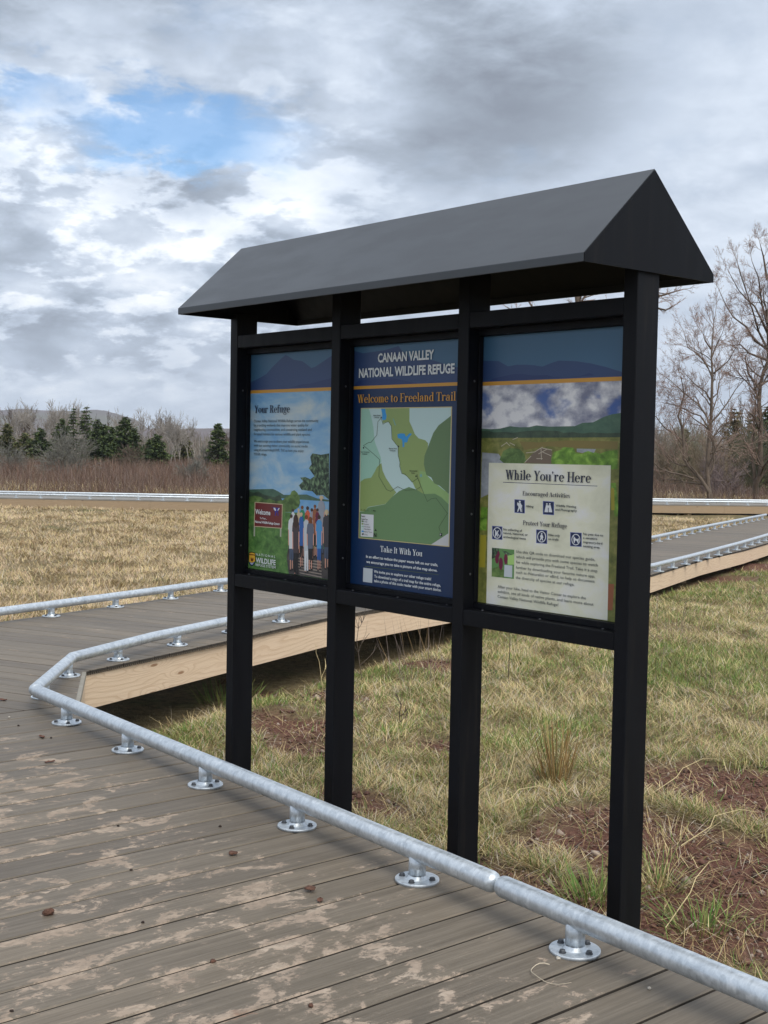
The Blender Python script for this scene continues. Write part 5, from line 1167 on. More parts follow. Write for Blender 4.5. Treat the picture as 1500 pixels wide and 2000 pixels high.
# ------------------------------------------------------------------ trees
BK=[plain('bark_grey',(.125,.095,.072),.9,var=.35,scale=5),plain('bark_pale',(.30,.275,.25),.9,var=.25,scale=3),plain('bark_dark',(.095,.070,.052),.9,var=.35,scale=5),plain('bark_shrub',(.185,.18,.158),.9,var=.3,scale=4)]
class Tree:
    """limbs grown as tapered tubes; thick wood and thin twigs are kept apart"""
    def __init__(s): s.wood=[]; s.twig=[]; s.tips=[]
    def limb(s, pts, r0, r1):
        (s.wood if r0>.016 else s.twig).append((np.array(pts),r0,r1))
    def grow(s, p, d, L, r, depth, up=.12, spread=.75, kids=(3,5), wander=.18, minL=.12, ratio=(.45,.75)):
        n=max(3,int(4+L)); pts=[np.array(p,float)]; d=np.array(d,float); d/=np.linalg.norm(d)
        for i in range(n):
            d=d+np.array([random.gauss(0,wander),random.gauss(0,wander),random.gauss(0,wander)+up])*.55; d/=np.linalg.norm(d); pts.append(pts[-1]+d*L/n)
        s.limb(pts,r,r*.45)
        if depth==0 or L<minL: s.tips.append((pts[-1],d)); return
        for _ in range(random.randint(*kids)):
            t=random.uniform(.3,1.); i=min(n-1,int(t*n)); q=pts[i]+(pts[i+1]-pts[i])*(t*n-i); t0=(pts[i+1]-pts[i]); t0/=np.linalg.norm(t0)
            v=np.array([random.gauss(0,1),random.gauss(0,1),random.gauss(0,.7)]); v-=t0*(v@t0); v/=np.linalg.norm(v)+1e-6
            a=random.uniform(.45,1.)*spread; s.grow(q,t0*cos(a)+v*sin(a),L*random.uniform(*ratio),max(r*.55,.0035),depth-1,up,spread,kids,wander,minL,ratio)
        s.grow(pts[-1],d,L*random.uniform(.5,.7),r*.45,depth-1,up,spread,kids,wander,minL,ratio)
    def sprout(s, pts, r0, r1, step, L, depth, **kw):
        """a limb laid by hand, with branches growing out of it"""
        pts=[np.array(p,float) for p in pts]; s.limb(pts,r0,r1)
        tot=sum(np.linalg.norm(b-a) for a,b in zip(pts,pts[1:])); run=0; acc=step
        for a,b in zip(pts,pts[1:]):
            l=np.linalg.norm(b-a); t0=(b-a)/l
            while acc<l:
                f=(run+acc)/tot; v=np.array([random.gauss(0,1),random.gauss(0,1),random.gauss(0,.8)]); v-=t0*(v@t0); v/=np.linalg.norm(v)
                an=random.uniform(.5,1.1); ll=L*(1.1-.6*f)*random.uniform(.6,1.2)
                if f>kw.get('bare',.18): s.grow(a+t0*acc,t0*cos(an)+v*sin(an),ll,max((r0+(r1-r0)*f)*.5,.004),depth,**{k:q for k,q in kw.items() if k!='bare'})
                acc+=step*random.uniform(.6,1.4)
            run+=l; acc-=l
        d=pts[-1]-pts[-2]; s.grow(pts[-1],d,L*.7,r1,depth,**{k:q for k,q in kw.items() if k!='bare'})
    def tubes(s, L, n):
        V=[];Q=[]; b=0
        for pts,r0,r1 in L:
            k=len(pts); t=np.gradient(pts,axis=0); t/=np.linalg.norm(t,axis=1)[:,None]+1e-9
            ref=np.where(np.abs(t[:,2:3])>.9,np.array([[1.,0,0]]),np.array([[0,0,1.]])); a=np.cross(t,ref); a/=np.linalg.norm(a,axis=1)[:,None]; c=np.cross(t,a)
            r=np.linspace(r0,r1,k)[:,None,None]; an=np.arange(n)*2*pi/n
            ring=pts[:,None,:]+r*(a[:,None,:]*np.cos(an)[None,:,None]+c[:,None,:]*np.sin(an)[None,:,None])
            V.append(ring.reshape(-1,3)); i=np.arange(k-1)[:,None]*n+np.arange(n)[None,:]; j=np.arange(k-1)[:,None]*n+(np.arange(n)[None,:]+1)%n
            Q.append(np.stack([i,j,j+n,i+n],-1).reshape(-1,4)+b); b+=k*n
        return np.concatenate(V),np.concatenate(Q)
    def build(s, root, bark, tm=None, bud=None, o=(0,0,0), fat=0.):
        o=np.array(o,float)
        if fat:
            s.wood=[(p,max(a,fat),max(b,fat)) for p,a,b in s.wood]; s.twig=[(p,max(a,fat),max(b,fat*.8)) for p,a,b in s.twig]
        out=[]
        if s.wood: V,Q=s.tubes(s.wood,7 if not fat else 5); out.append(link('trunk',np_mesh('trunk',V-o,[Q],smooth=True),bark,root))
        if s.twig: V,Q=s.tubes(s.twig,3); out.append(link('twigs',np_mesh('twigs',V-o,[Q]),tm or bark,root))
        if bud and s.tips:
            P=np.array([p for p,_ in s.tips])-o; D=np.array([d for _,d in s.tips]); rep=2; P=np.repeat(P,rep,0); D=np.repeat(D,rep,0); n=len(P)
            P=P-D*(rng.uniform(0,.22,n)[:,None]); a=rng.normal(size=(n,3)); a/=np.linalg.norm(a,axis=1)[:,None]; b=rng.normal(size=(n,3)); z=rng.uniform(.006,.017,n)[:,None]
            V=np.stack([P-a*z,P+b*z*.5,P+a*z,P-b*z*.5],1).reshape(-1,3); out.append(link('buds',np_mesh('buds',V,[np.arange(n*4).reshape(n,4)]),bud,root))
        return out
def copy_thing(root, loc, rz, s, label, group=None):
    r=root.copy(); col.objects.link(r); r.location=loc; r.rotation_euler=(0,0,rz); r.scale=(s,s,s) if not isinstance(s,tuple) else s; r['label']=label
    if group: r['group']=group
    for ch in root.children:
        c=ch.copy(); col.objects.link(c); c.parent=r
    return r
def gpos(px, dist, dz=-.03):
    p=at_dist(px,880,dist); return np.array([p[0],p[1],float(hgt(p[0],p[1]))+dz])
# ---- the two budding trees right of the kiosk, laid limb by limb
def px5(L, d, j=.0): return [at_dist(1270+x/6.522,740+y/6.522,d+(random.uniform(-j,j) if i>1 else 0)) for i,(x,y) in enumerate(L)]
def px4(L, d, j=.0): return [at_dist(1270+x/6.522,500+y/6.522,d+random.uniform(-j,j)) for x,y in L]
BUD=leafmat('red_buds',(.40,.27,.24)); BUD2=leafmat('yellow_buds',(.36,.29,.14)); TW=plain('twig_bark',(.25,.175,.14),.9,var=.2,scale=4)
T=Tree(); d=42.; kw=dict(up=.09,spread=.85,kids=(2,4),wander=.2,ratio=(.48,.72))
base=gpos(1389,d,-.15)
T.sprout([base]+px5([(770,1530),(735,1350),(725,1150),(735,950),(755,700),(775,500),(780,300),(790,0)],d,.2)+px4([(795,1550),(780,1300),(790,1060)],d,.4),.088,.024,.30,1.3,3,**kw)
T.sprout([base+np.array([-.05,.02,.1])]+px5([(750,1430),(640,1270),(500,1120),(430,1020),(425,800),(400,600),(355,480),(410,280),(430,190)],d-.3,.3),.075,.022,.34,1.1,3,**kw)
T.sprout(px5([(560,1270),(400,1220),(250,1190),(120,1140),(40,1060),(-80,1040)],d-.4,.4),.034,.011,.3,.8,2,bare=.3,**kw)
for L in ([(760,560),(700,450),(600,310),(480,220),(400,150),(270,30),(140,-60)],[(755,640),(640,470),(540,440),(430,380),(300,330),(150,300)],[(770,560),(860,470),(980,310),(1090,130),(1200,10)],[(430,790),(300,700),(180,620),(80,490),(0,420)],[(780,300),(700,160),(560,60),(450,-60)],[(785,250),(860,180),(870,60),(930,-60)],[(730,960),(900,900),(1080,880)]):
    T.sprout(px5(L,d,.5),.030,.009,.24,.95,3,bare=.25,**kw)
for L in ([(790,1560),(720,1380),(600,1240),(480,1170),(440,1010)],[(800,1500),(900,1420),(1000,1330),(1060,1220)],[(780,1300),(860,1100),(920,980)],[(785,1200),(700,1080),(660,960)]):
    T.sprout(px4(L,d,.5),.03,.010,.22,.8,3,bare=.2,**kw)
t1=empty('budding_tree',base,'spreading tree with two leaning stems and pinkish buds, just right of the kiosk','tree','budding trees right of the kiosk')
T.build(t1,BK[0],TW,BUD,base)
T=Tree(); d=46.; base=gpos(1476,d,-.1)
T.sprout([base]+px5([(1345,1530),(1340,1340),(1400,1230),(1410,1080),(1400,800),(1410,560),(1385,300),(1400,80)],d,.2)+px4([(1440,1480),(1500,1330),(1500,1100),(1490,860)],d,.3),.115,.04,.4,1.2,3,**kw)
T.sprout(px5([(1340,1330),(1320,1150),(1300,1030),(1290,900),(1320,700),(1330,400)],d,.3),.07,.02,.3,.8,2,bare=.4,**kw)
T.sprout(px5([(1330,1300),(1185,1150),(1100,1050)],d,.2),.02,.01,.3,.4,2,bare=.3,**kw)
T.sprout(px5([(1410,1240),(1500,1150),(1600,1000)],d,.2),.05,.02,.3,.8,2,bare=.3,**kw)
for L in ([(1500,1330),(1260,1240),(1150,1130),(1000,1140)],[(1490,1180),(1380,960),(1330,780),(1240,500),(1140,200),(1100,40)],[(1490,860),(1420,600),(1380,280),(1300,80)],[(1500,1000),(1420,820),(1330,640),(1240,560),(1130,440),(1000,200)],[(1490,860),(1510,560),(1500,260),(1530,0)],[(1400,1700),(1250,1500),(1210,1300),(1250,1200)],[(1480,1180),(1330,1080),(1220,900),(1060,780),(960,620),(880,440)],[(1510,700),(1620,450),(1660,150)],[(1500,1100),(1650,900),(1800,600)],[(1440,1480),(1560,1350),(1700,1250),(1850,1200)],[(1490,300),(1440,0),(1400,-150)],[(1400,1640),(1560,1560),(1700,1540)]):
    T.sprout(px4(L,d,.7),.045,.010,.28,.72,3,bare=.2,**kw)
t2=empty('budding_tree',base,'tall budding tree with a forked trunk at the right edge, taller than its neighbour','tree','budding trees right of the kiosk')
T.build(t2,BK[2],TW,BUD,base)
# ---- tree standing behind the kiosk, seen through the slot under the roof
T=Tree(); d=36.; base=gpos(1120,d); 
T.sprout([base]+[at_dist(1120+a,b,d+c) for a,b,c in ((4,900,0),(0,780,.1),(6,680,0),(10,600,.2),(4,556,.2))],.20,.06,.5,1.1,2,bare=.6,up=.02,spread=.8,kids=(2,3))
for q in ([(1122,720),(1080,650),(1040,600),(1020,570)],[(1124,700),(1160,640),(1190,600),(1250,566),(1300,574)],[(1126,640),(1132,590),(1140,560)],[(1240,570),(1290,578),(1330,566)],[(1200,600),(1262,596),(1300,606),(1315,598)],[(1124,690),(1060,640),(990,600)]):
    T.sprout([at_dist(a,b,d+random.uniform(-.5,.5)) for a,b in q],.05,.013,.16,.38,2,bare=.25,up=.0,spread=.8,kids=(2,4))
t3=empty('budding_tree',base,'tree behind the kiosk with twigs showing in the slot below its roof','tree','budding trees right of the kiosk'); T.build(t3,BK[2],TW,BUD,base)

# ---- leafless trees of the left skyline
def bare_tree(h, spread, seed, stems=1, trunk=.35):
    random.seed(seed); T=Tree()
    for k in range(stems):
        a=random.uniform(0,6.28); lean=.0 if stems==1 else .22; b=np.array([cos(a)*.3*(stems>1),sin(a)*.3*(stems>1),0])
        top=b+np.array([cos(a)*lean*h*.3,sin(a)*lean*h*.3,h*trunk]); T.limb([b,b*.6+top*.4+np.array([.05,0,0]),top],.11,.075)
        for _ in range(5 if stems==1 else 3):
            q=b+(top-b)*random.uniform(.55,1.); w=random.uniform(0,6.28); T.grow(q,(cos(w)*spread,sin(w)*spread,1.),h*random.uniform(.34,.5),.055,3,.10,.62,(3,5),.16,.2,(.42,.68))
    return T
PROT=[]
for i,(h,sp,st,tr) in enumerate(((8.5,.7,1,.34),(8.,.5,3,.45),(7.,.95,1,.30),(8.,.45,2,.5))):
    PROT.append((bare_tree(h,sp,30+i,st,tr),h))
spec=[(8,165,775,0,1,'pale leafless tree at the left edge of the picture'),(38,172,786,1,0,'lower grey leafless tree, second from the left edge'),(74,165,777,0,1,'pale tree left of the cluster above the grey spreading shrub'),
 (104,160,776,2,1,'pale leafless tree in the middle of the cluster above the dark spruces'),(138,168,779,1,1,'pale leafless tree just left of the tallest spruce'),(196,175,800,2,2,'dark leafless tree right of the tallest spruce'),
 (243,168,794,3,1,'slim pale leafless tree left of the broad round one'),(275,158,792,2,1,'broad round leafless tree right of the spruces'),(308,172,797,0,0,'grey leafless tree behind the broad round one'),
 (334,110,800,3,1,'leafless tree with white trunks left of the lone leaning one'),(348,108,803,1,1,'leafless tree with several white stems, nearer than the woods'),(373,116,808,3,1,'thin leafless tree standing alone left of the kiosk'),
 (440,150,838,1,0,'low leafless tree against the left kiosk post')]
protos={}
for i,(px,d,py,pi_,bk,lb) in enumerate(spec):
    p=gpos(px,d); top=at_dist(px,py,d)[2]; T,h=PROT[pi_]; s=(top-p[2])/(h*1.02)
    key=(pi_,bk)
    if key not in protos:
        r=empty('leafless_tree',p,lb,'tree','leafless trees on the left skyline'); random.seed(90+i)
        T2=Tree(); T2.wood=list(T.wood); T2.twig=list(T.twig); T2.build(r,BK[bk],BK[bk],None,(0,0,0),.020)
        zz=max(float(max(v.co.z for v in c.data.vertices)) for c in r.children); protos[key]=(r,zz)
        r.scale=((top-p[2])/zz,)*3; r.rotation_euler[2]=random.uniform(0,6)
    else:
        r0,zz=protos[key]; copy_thing(r0,p,random.uniform(0,6),(top-p[2])/zz,lb)
# right background leafless trees
for px,d,py,key,lb in ((1300,95,800,(0,1),'pale leafless tree just right of the kiosk, behind the budding trees'),(1322,100,812,(1,1),'thin leafless tree behind the leaning budding tree'),(1345,90,806,(2,1),'small leafless tree behind the trunk of the budding tree'),(1480,80,770,(2,2),'dark leafless tree behind the tall budding tree')):
    r0,zz=protos[key]; p=gpos(px,d); copy_thing(r0,p,random.uniform(0,6),(at_dist(px,py,d)[2]-p[2])/zz,lb,'leafless trees behind the budding trees')

# ---- conifers
ND=[leafmat('needles_dark',(.055,.080,.032),var=.35),leafmat('needles_green',(.105,.140,.048),var=.35),leafmat('needles_olive',(.125,.118,.055),var=.3)]
def conifer(h, w, seed, dens=1., bare=.06, droop=.25, leaf=.16, gap=.0):
    R=np.random.default_rng(seed); V=[];mi=[]
    z=h*bare
    while z<h*.985:
        f=(z-h*bare)/(h*(1-bare)); rad=w*(1-f)**.8*R.uniform(.75,1.15)+.06
        for _ in range(int(R.integers(5,8))):
            a=R.uniform(0,2*pi); L=rad*R.uniform(.55,1.12); n=max(4,int(L*26*dens))
            t=R.uniform(.12,1,n)**.8; c=np.stack([np.cos(a)*L*t,np.sin(a)*L*t,z-droop*L*t+.22*L*t*t],-1)
            c+=R.normal(0,.05+.10*(1-t[:,None])*min(L,1.),(n,3))*np.array([1,1,.6])
            u=np.stack([np.cos(a)+R.normal(0,.5,n),np.sin(a)+R.normal(0,.5,n),R.normal(-.1,.35,n)],-1); u/=np.linalg.norm(u,axis=1)[:,None]
            s=np.cross(u,np.array([0,0,1.])+R.normal(0,.5,(n,3))); s/=np.linalg.norm(s,axis=1)[:,None]+1e-6
            z1=leaf*R.uniform(.6,1.3,n)[:,None]
            V.append(np.stack([c-u*z1*.5,c+s*z1*.30,c+u*z1,c-s*z1*.30],1).reshape(-1,3)); mi+=list(R.choice([0,0,1],n))
        z+=h*R.uniform(.028,.048)*(1+gap)
    V=np.concatenate(V); return V,np.array(mi)
def make_conifer(loc, h, w, seed, label, mats, group, **k):
    r=empty('spruce_tree',loc,label,'spruce',group)
    V,mi=conifer(h,w,seed,**k); link('crown',np_mesh('crown',V,[np.arange(len(V)).reshape(-1,4)],mi),mats,r)
    T=Tree(); T.limb([(0,0,-.1),(0.02,0,h*.5),(0,0,h*.97)],.02*h,.01); T.wood=T.wood+T.twig; T.twig=[]; T.build(r,BK[2]); return r
G='dark spruces on the left skyline'
con=[(168,118,790,26,1,'tallest pointed spruce on the left skyline'),(143,120,797,20,1,'pointed spruce just left of the tallest one'),(120,112,817,24,0,'bushy spruce second left of the tallest one'),(245,105,813,36,0,'broad dark spruce right of the spruce row'),
 (262,104,838,20,0,'smaller dark spruce leaning on the broad one'),(218,108,832,20,0,'narrow spruce between the row and the broad spruce'),(190,112,818,30,0,'bushy spruce filling the row right of the tallest one'),(205,110,826,24,0,'middling spruce at the right end of the row'),
 (307,100,846,26,0,'low conical spruce left of the white stems'),(293,101,858,20,0,'smallest dark spruce left of the low conical one'),(426,92,826,24,0,'lone spruce beside the left kiosk post'),(80,110,836,26,0,'dark spruce behind the grey spreading shrub at its left'),(14,118,826,24,2,'olive spruce at the left edge of the picture'),(50,116,846,30,2,'low olive spruce between the left edge and the grey shrub'),(358,120,842,24,2,'olive spruce behind the white stems')]
for i,(px,d,py,hw,ty,lb) in enumerate(con):
    p=gpos(px,d); h=at_dist(px,py,d)[2]-p[2]; w=hw*1.35/FPX*d
    make_conifer(p,h,w,100+i,lb,[ND[0],ND[1],ND[1]] if ty<2 else [ND[2],ND[1],ND[2]],G,droop=.35 if ty==1 else .12,gap=.35 if ty==1 else 0,leaf=.20,bare=.03,dens=1.2 if ty==1 else 1.7)
G='conifers behind the budding trees'; NDR=leafmat('needles_rusty',(.20,.155,.095),var=.35)
for i,(px,d,py,hw,lb) in enumerate(((1432,72,796,50,'large dull brownish conifer between the two budding trees'),(1470,68,800,50,'broad dark conifer behind the forked trunk at right'),(1500,66,792,50,'dark conifer at the right edge of the picture'),(1338,84,838,20,'dim conifer behind the leaning budding tree'))):
    p=gpos(px,d); h=at_dist(px,py,d)[2]-p[2]; make_conifer(p,h,hw*1.05/FPX*d,150+i,lb,[NDR,ND[2],NDR] if i!=2 else [ND[0],ND[1],ND[1]],G,droop=.1,leaf=.17,bare=.05,dens=1.3)
# ---- shrubs
def shrub(px, d, wpx, py, seed, label, mats, n=16, depth=3, up=.02, group='leafless shrubs in the brush', r=.03):
    random.seed(seed); p=gpos(px,d,-.05); h=at_dist(px,py,d)[2]-p[2]; w=wpx/FPX*d/2; T=Tree()
    for k in range(n):
        a=random.uniform(0,6.28); e=random.uniform(.25,1.3); L=math.hypot(w*cos(e),h*sin(e))*.62
        T.grow((cos(a)*.1,sin(a)*.1,0),(cos(a)*cos(e)*w,sin(a)*cos(e)*w,sin(e)*h),L,r,depth,up,.75,(3,5),.14,.1,(.45,.7))
    o=empty('leafless_shrub',p,label,'shrub',group); T.build(o,mats,mats,None,(0,0,0),.0045*d/40); return o
shrub(135,66,128,858,201,'large grey spreading shrub in front of the left skyline spruces',BK[3],17,3,.012)
shrub(372,58,60,902,202,'small grey shrub in the brown brush left of the kiosk',BK[3],14)
shrub(8,74,74,872,203,'grey shrub cut by the left edge of the picture',BK[3],16)
shrub(405,92,44,876,204,'low grey shrub at the foot of the lone spruce',BK[3],12)
shrub(262,84,60,872,205,'low shrub under the broad dark spruce',BK[0],12)
G='thicket bushes behind the budding trees'
shrub(1340,66,80,842,206,'tall olive thicket behind the leaning budding tree',plain('thicket_olive',(.19,.175,.11),.9,var=.3),17,3,.10,G)
shrub(1300,62,54,852,207,'olive thicket right beside the kiosk post',plain('thicket_brown',(.21,.17,.12),.9,var=.3),14,3,.10,G)
shrub(1385,58,70,850,208,'brown thicket behind the trunk of the leaning tree',plain('thicket_tan',(.23,.18,.125),.9,var=.3),16,3,.10,G)
shrub(1412,52,70,888,209,'purplish grey bush between the two budding trees',plain('thicket_purple',(.20,.155,.15),.9,var=.25),14,3,.06,G)
shrub(1470,60,80,845,210,'dark thicket below the conifers at right',plain('thicket_dark',(.13,.125,.08),.9,var=.3),16,3,.08,G)
# fallen log behind the far boardwalk
random.seed(5)
p=at_dist(1293,962,40); T=Tree(); a,b=at_dist(1250,950,40),at_dist(1345,974,40.5); a[2]=-.30; b[2]=-.62; T.limb([a,a*.7+b*.3+np.array([0,0,.05]),a*.4+b*.6,b],.19,.10); T.limb([a*.3+b*.7,a*.1+b*.9+np.array([.3,.2,.25])],.04,.02)
o=empty('fallen_log',a,'grey mossy log lying behind the far boardwalk next to the kiosk post','log'); m=N('mossy_bark',.95,0,.2); f=m.noise(m.coord(scale=(3,3,3)),2.,6,.7); m.color(m.ramp(f,[(.35,(.05,.042,.033)),(.5,(.13,.12,.09)),(.65,(.23,.23,.18))])); m.bump(f,.8,.05)
T.build(o,m.mat,m.mat,None,a)

# ------------------------------------------------------------------ small plants near the kiosk
def clump(name, px, py, n, h, w, spread, mats, label, cat, group=None, lean=(.05,.5), curl=(0,.3), zb=-.40):
    p=on_level(px,py,zb); p[2]=float(hgt(p[0],p[1])); a=rng.uniform(0,2*pi,n); rr=rng.random(n)**.7*spread
    P=np.stack([rr*np.cos(a),rr*np.sin(a),np.full(n,-.01)],-1)
    o=blades(name,P,rng.uniform(h[0],h[1],n),rng.uniform(w[0],w[1],n),rng.uniform(*lean,n)*(.35+rr/spread),a+rng.normal(0,.5,n),rng.uniform(*curl,n),mats,rng.integers(0,len(mats),n))
    o.location=p; return tag(o,label,cat,group)
RU=[leafmat('rush_brown',(.25,.155,.06)),leafmat('rush_gold',(.40,.30,.13)),leafmat('rush_green',(.13,.13,.05))]
clump('rush_clump',1086,1532,100,(.18,.44),(.003,.006),.07,[RU[0],RU[1],RU[0],RU[2]],'upright brown rush clump in the lawn between the two right kiosk posts','rush')
clump('dry_stems',838,1345,75,(.20,.66),(.002,.004),.36,[BR[2],BR[3],GM[2],BR[2]],'stand of tall grey dry stems near the boardwalk seen between the middle posts','dry stems',lean=(.02,.75),curl=(-.15,.3))
clump('dry_stems',1345,1360,44,(.15,.40),(.002,.004),.62,[BR[2],BR[2],BR[0]],'thin scattered dry stems in the lawn right of the kiosk','dry stems',lean=(.02,.3),curl=(-.05,.15))
clump('dry_stems',1310,1245,40,(.15,.45),(.0025,.0045),.30,[BR[2],BR[2],BR[3]],'upright dry stems near the ramp, right of the kiosk','dry stems',lean=(.02,.3),curl=(-.05,.15))
G='green and straw tufts by the deck edge'
clump('grass_tuft',1162,1752,170,(.07,.17),(.003,.006),.13,[GM[4],GM[4],GM[3]],'fresh green tuft just left of the nearest kiosk post','grass tuft',G,lean=(.2,.8),curl=(.1,.6))
clump('grass_tuft',1285,1725,170,(.07,.20),(.002,.0045),.10,[GM[0],GM[3],GM[1],GM[4]],'shaggy straw and green tuft right of the nearest kiosk post','grass tuft',G,lean=(.3,.95),curl=(.1,.7))
clump('grass_tuft',1375,1800,120,(.07,.16),(.0035,.006),.14,[GM[4],GM[3]],'green tuft beside the nearest rail at the right','grass tuft',G,lean=(.3,.9),curl=(.1,.6))
clump('grass_tuft',1300,1640,150,(.05,.14),(.0018,.0035),.20,[GM[0],GM[1],GM[5]],'pale straw tuft at the edge of the bare soil','grass tuft',G,lean=(.5,1.),curl=(.1,.7))
clump('grass_tuft',450,1345,160,(.10,.22),(.003,.006),.22,[GM[4],GM[3]],'green tuft under the edge of the inner boardwalk','grass tuft',G,lean=(.2,.7),curl=(.1,.5))
# dead stalks and a sapling
def stalk(name, px, py, h, label, mats, kink=.08, twigs=3, r=.0035, lean=0.):
    p=on_level(px,py,-.40); p[2]=float(hgt(p[0],p[1]))-.02; T=Tree(); pts=[np.zeros(3)]
    for k in range(6): pts.append(pts[-1]+np.array([random.gauss(lean,kink)*h/6,random.gauss(0,kink)*h/6,h/6]))
    T.limb(pts,r,r*.5)
    for k in range(twigs):
        q=pts[random.randint(2,5)]; T.grow(q,(random.gauss(0,1),random.gauss(0,1),1.2),h*.28,r*.6,1,.1,.7,(1,3),.15,.05)
    o=empty(name,p,label,'dead stalk'); T.build(o,mats,mats); return o
random.seed(77)
stalk('dead_stalk',993,1336,.62,'single straight dark stalk between the third and fourth kiosk posts',BK[2],.02,0,.004)
stalk('dead_stalk',777,1428,.20,'short broken dark stalk in the grass between the middle posts',BK[2],.1,3,.005)
stalk('dead_stalk',702,1345,.52,'branched leafless sapling against the boardwalk board',BK[0],.12,6,.004)
stalk('dead_stalk',436,1335,.30,'reddish brown weed stalk beside the left kiosk post',plain('weed_red',(.16,.075,.045),.9),.25,3,.004,-.3)
stalk('dead_stalk',630,1345,.34,'thin straw stalk leaning below the inner boardwalk',GM[0],.12,1,.003,-.3)
# loose curved straws lying on the soil at right
random.seed(12)
G='long loose straws lying on the bare soil'
for i,(a,b,lb) in enumerate((((1300,1800),(1405,1690),'long pale straw leaning across the soil right of the nearest post'),((1262,1560),(1400,1500),'long straw across the lawn right of the kiosk'),((1330,1650),(1480,1600),'straw lying along the bare soil at the right edge'),((940,1590),(1080,1560),'pale straw lying left of the rush clump'),((985,1545),(1008,1480),'bent pale straw standing beside the rush clump'))):
    p,q=on_level(*a,-.38),on_level(*b,-.38); p[2]=float(hgt(p[0],p[1]))+.03; q[2]=float(hgt(q[0],q[1]))+.07; mid=(p+q)/2+np.array([random.uniform(-.03,.03),random.uniform(-.03,.03),.05])
    T=Tree(); T.limb([p-p,(p*.7+q*.3+mid)/2-p+np.array([.01,-.01,0]),mid-p,mid*.4+q*.6-p+np.array([-.012,.01,.015]),q-p],.0022,.0011); o=empty('loose_straw',p,lb,'straw',G); T.build(o,GM[0],GM[0])

# ------------------------------------------------------------------ things lying on the deck
def clod(px, py, s, label, mat, seed, cat='dirt clod', name='dirt_clod', flat=.7, group='dirt clods on the deck'):
    import bmesh
    bm=bmesh.new(); bmesh.ops.create_icosphere(bm,subdivisions=3,radius=1); R=np.random.default_rng(seed); ph=R.uniform(0,6,9)
    for v in bm.verts:
        c=v.co; k=1+.22*sin(3.1*c.x+ph[0])*sin(2.7*c.y+ph[1])+.16*sin(6.3*c.y+ph[2])*sin(5.2*c.z+ph[3])+.12*sin(11*c.x+ph[4])*sin(9*c.z+ph[5])+R.uniform(-.05,.05)
        v.co=c*k*s*.8; v.co.z=max(v.co.z*flat,-s*.45)
    me=bpy.data.meshes.new(name); bm.to_mesh(me); bm.free(); o=link(name,me,mat,None,True); p=on_level(px,py,0); o.location=(p[0],p[1],s*.45); o.rotation_euler[2]=R.uniform(0,6); return tag(o,label,cat,group)
SO=[plain('clod_red',(.095,.046,.030),.95,var=.45,scale=90),plain('clod_dark',(.035,.024,.020),.95,var=.4,scale=90),plain('pebble',(.42,.39,.34),.7,var=.2,scale=60)]
clod(95,1787,.017,'largest brown clod on the deck near the left edge',SO[0],1)
clod(279,1803,.006,'small dark crumb to the right of the largest clod',SO[1],2)
clod(607,1967,.008,'brown clod on the deck at the bottom of the picture',SO[0],3)
clod(23,1976,.005,'dark crumb in the bottom left corner of the deck',SO[1],4)
clod(18,1402,.007,'light crumb by the far left deck seam',SO[2],5)
clod(36,1418,.006,'dark crumb on the left deck left of the rail corner',SO[1],6)
clod(100,1442,.006,'dark crumb next to the brown leaf near the rail corner',SO[1],7)
clod(231,1614,.005,'dark crumb in the middle of the deck',SO[1],8)
clod(256,1700,.005,'dark crumb on a board seam above the largest clod',SO[1],9)
clod(430,1615,.006,'dark crumb below the long rail',SO[1],10)
clod(416,1880,.010,'flat brown clod on the lower deck',SO[0],11,flat=.4)
clod(1090,1874,.007,'pale pebble beside the nearest rail flange',SO[2],12,'pebble','pebble',.7,'pebbles on the deck')
clod(1268,1932,.006,'small pale pebble on the deck near the nearest rail',SO[2],13,'pebble','pebble',.7,'pebbles on the deck')
clod(455,1670,.017,'crumbled brown mud lump in the middle of the deck',SO[0],14,flat=.32)
clod(606,1741,.022,'flattened brown mud lump on a pale splash',SO[0],15,flat=.22)
LEAF=plain('dead_leaf',(.12,.052,.032),.8,var=.3,scale=40)
def leaf(px,py,s,lb,seed):
    R=np.random.default_rng(seed); mb=MB(); n=7; sp=[(k/(n-1)*2-1) for k in range(n)]; vs=[]
    for t in sp:
        w=.42*(1-t*t)**.8*(1+.25*sin(9*t+seed)); z=.10*t*t+.05*sin(5*t+seed)
        vs+=[(t*s,-w*s,(z+.16)*s),(t*s,0,(z+.02)*s),(t*s,w*s,(z+.2)*s)]
    mb.add(vs,[(3*k+j,3*k+3+j,3*k+4+j,3*k+1+j) for k in range(n-1) for j in (0,1)])
    o=mb.build('dead_leaf',LEAF); p=on_level(px,py,.001); o.location=p; o.rotation_euler[2]=R.uniform(0,6); tag(o,lb,'leaf','dead leaves on the deck')
leaf(82,1440,.026,'brown dead leaf on the left deck near the rail corner',1); leaf(97,1489,.022,'dead leaf below the first flange of the long rail',2); leaf(4,1368,.030,'dead leaf cut by the left edge of the picture',3); leaf(625,1760,.02,'curled leaf bit beside the flattened mud lump',4)
mb=MB(); c=on_level(1082,1900,.006); pts=[]
for k in range(15):
    a=2.4+k*.26; pts.append(c+np.array([.055*cos(a)*(1+.02*k),.042*sin(a)*(1+.03*k),.003*sin(k)]))
T=Tree(); T.limb(pts,.0014,.0008); V,Q=T.tubes(T.twig,5); tag(link('straw_curl',np_mesh('straw_curl',V,[Q]),GM[5]),'thin curled straw lying on the deck below the nearest flange','straw')
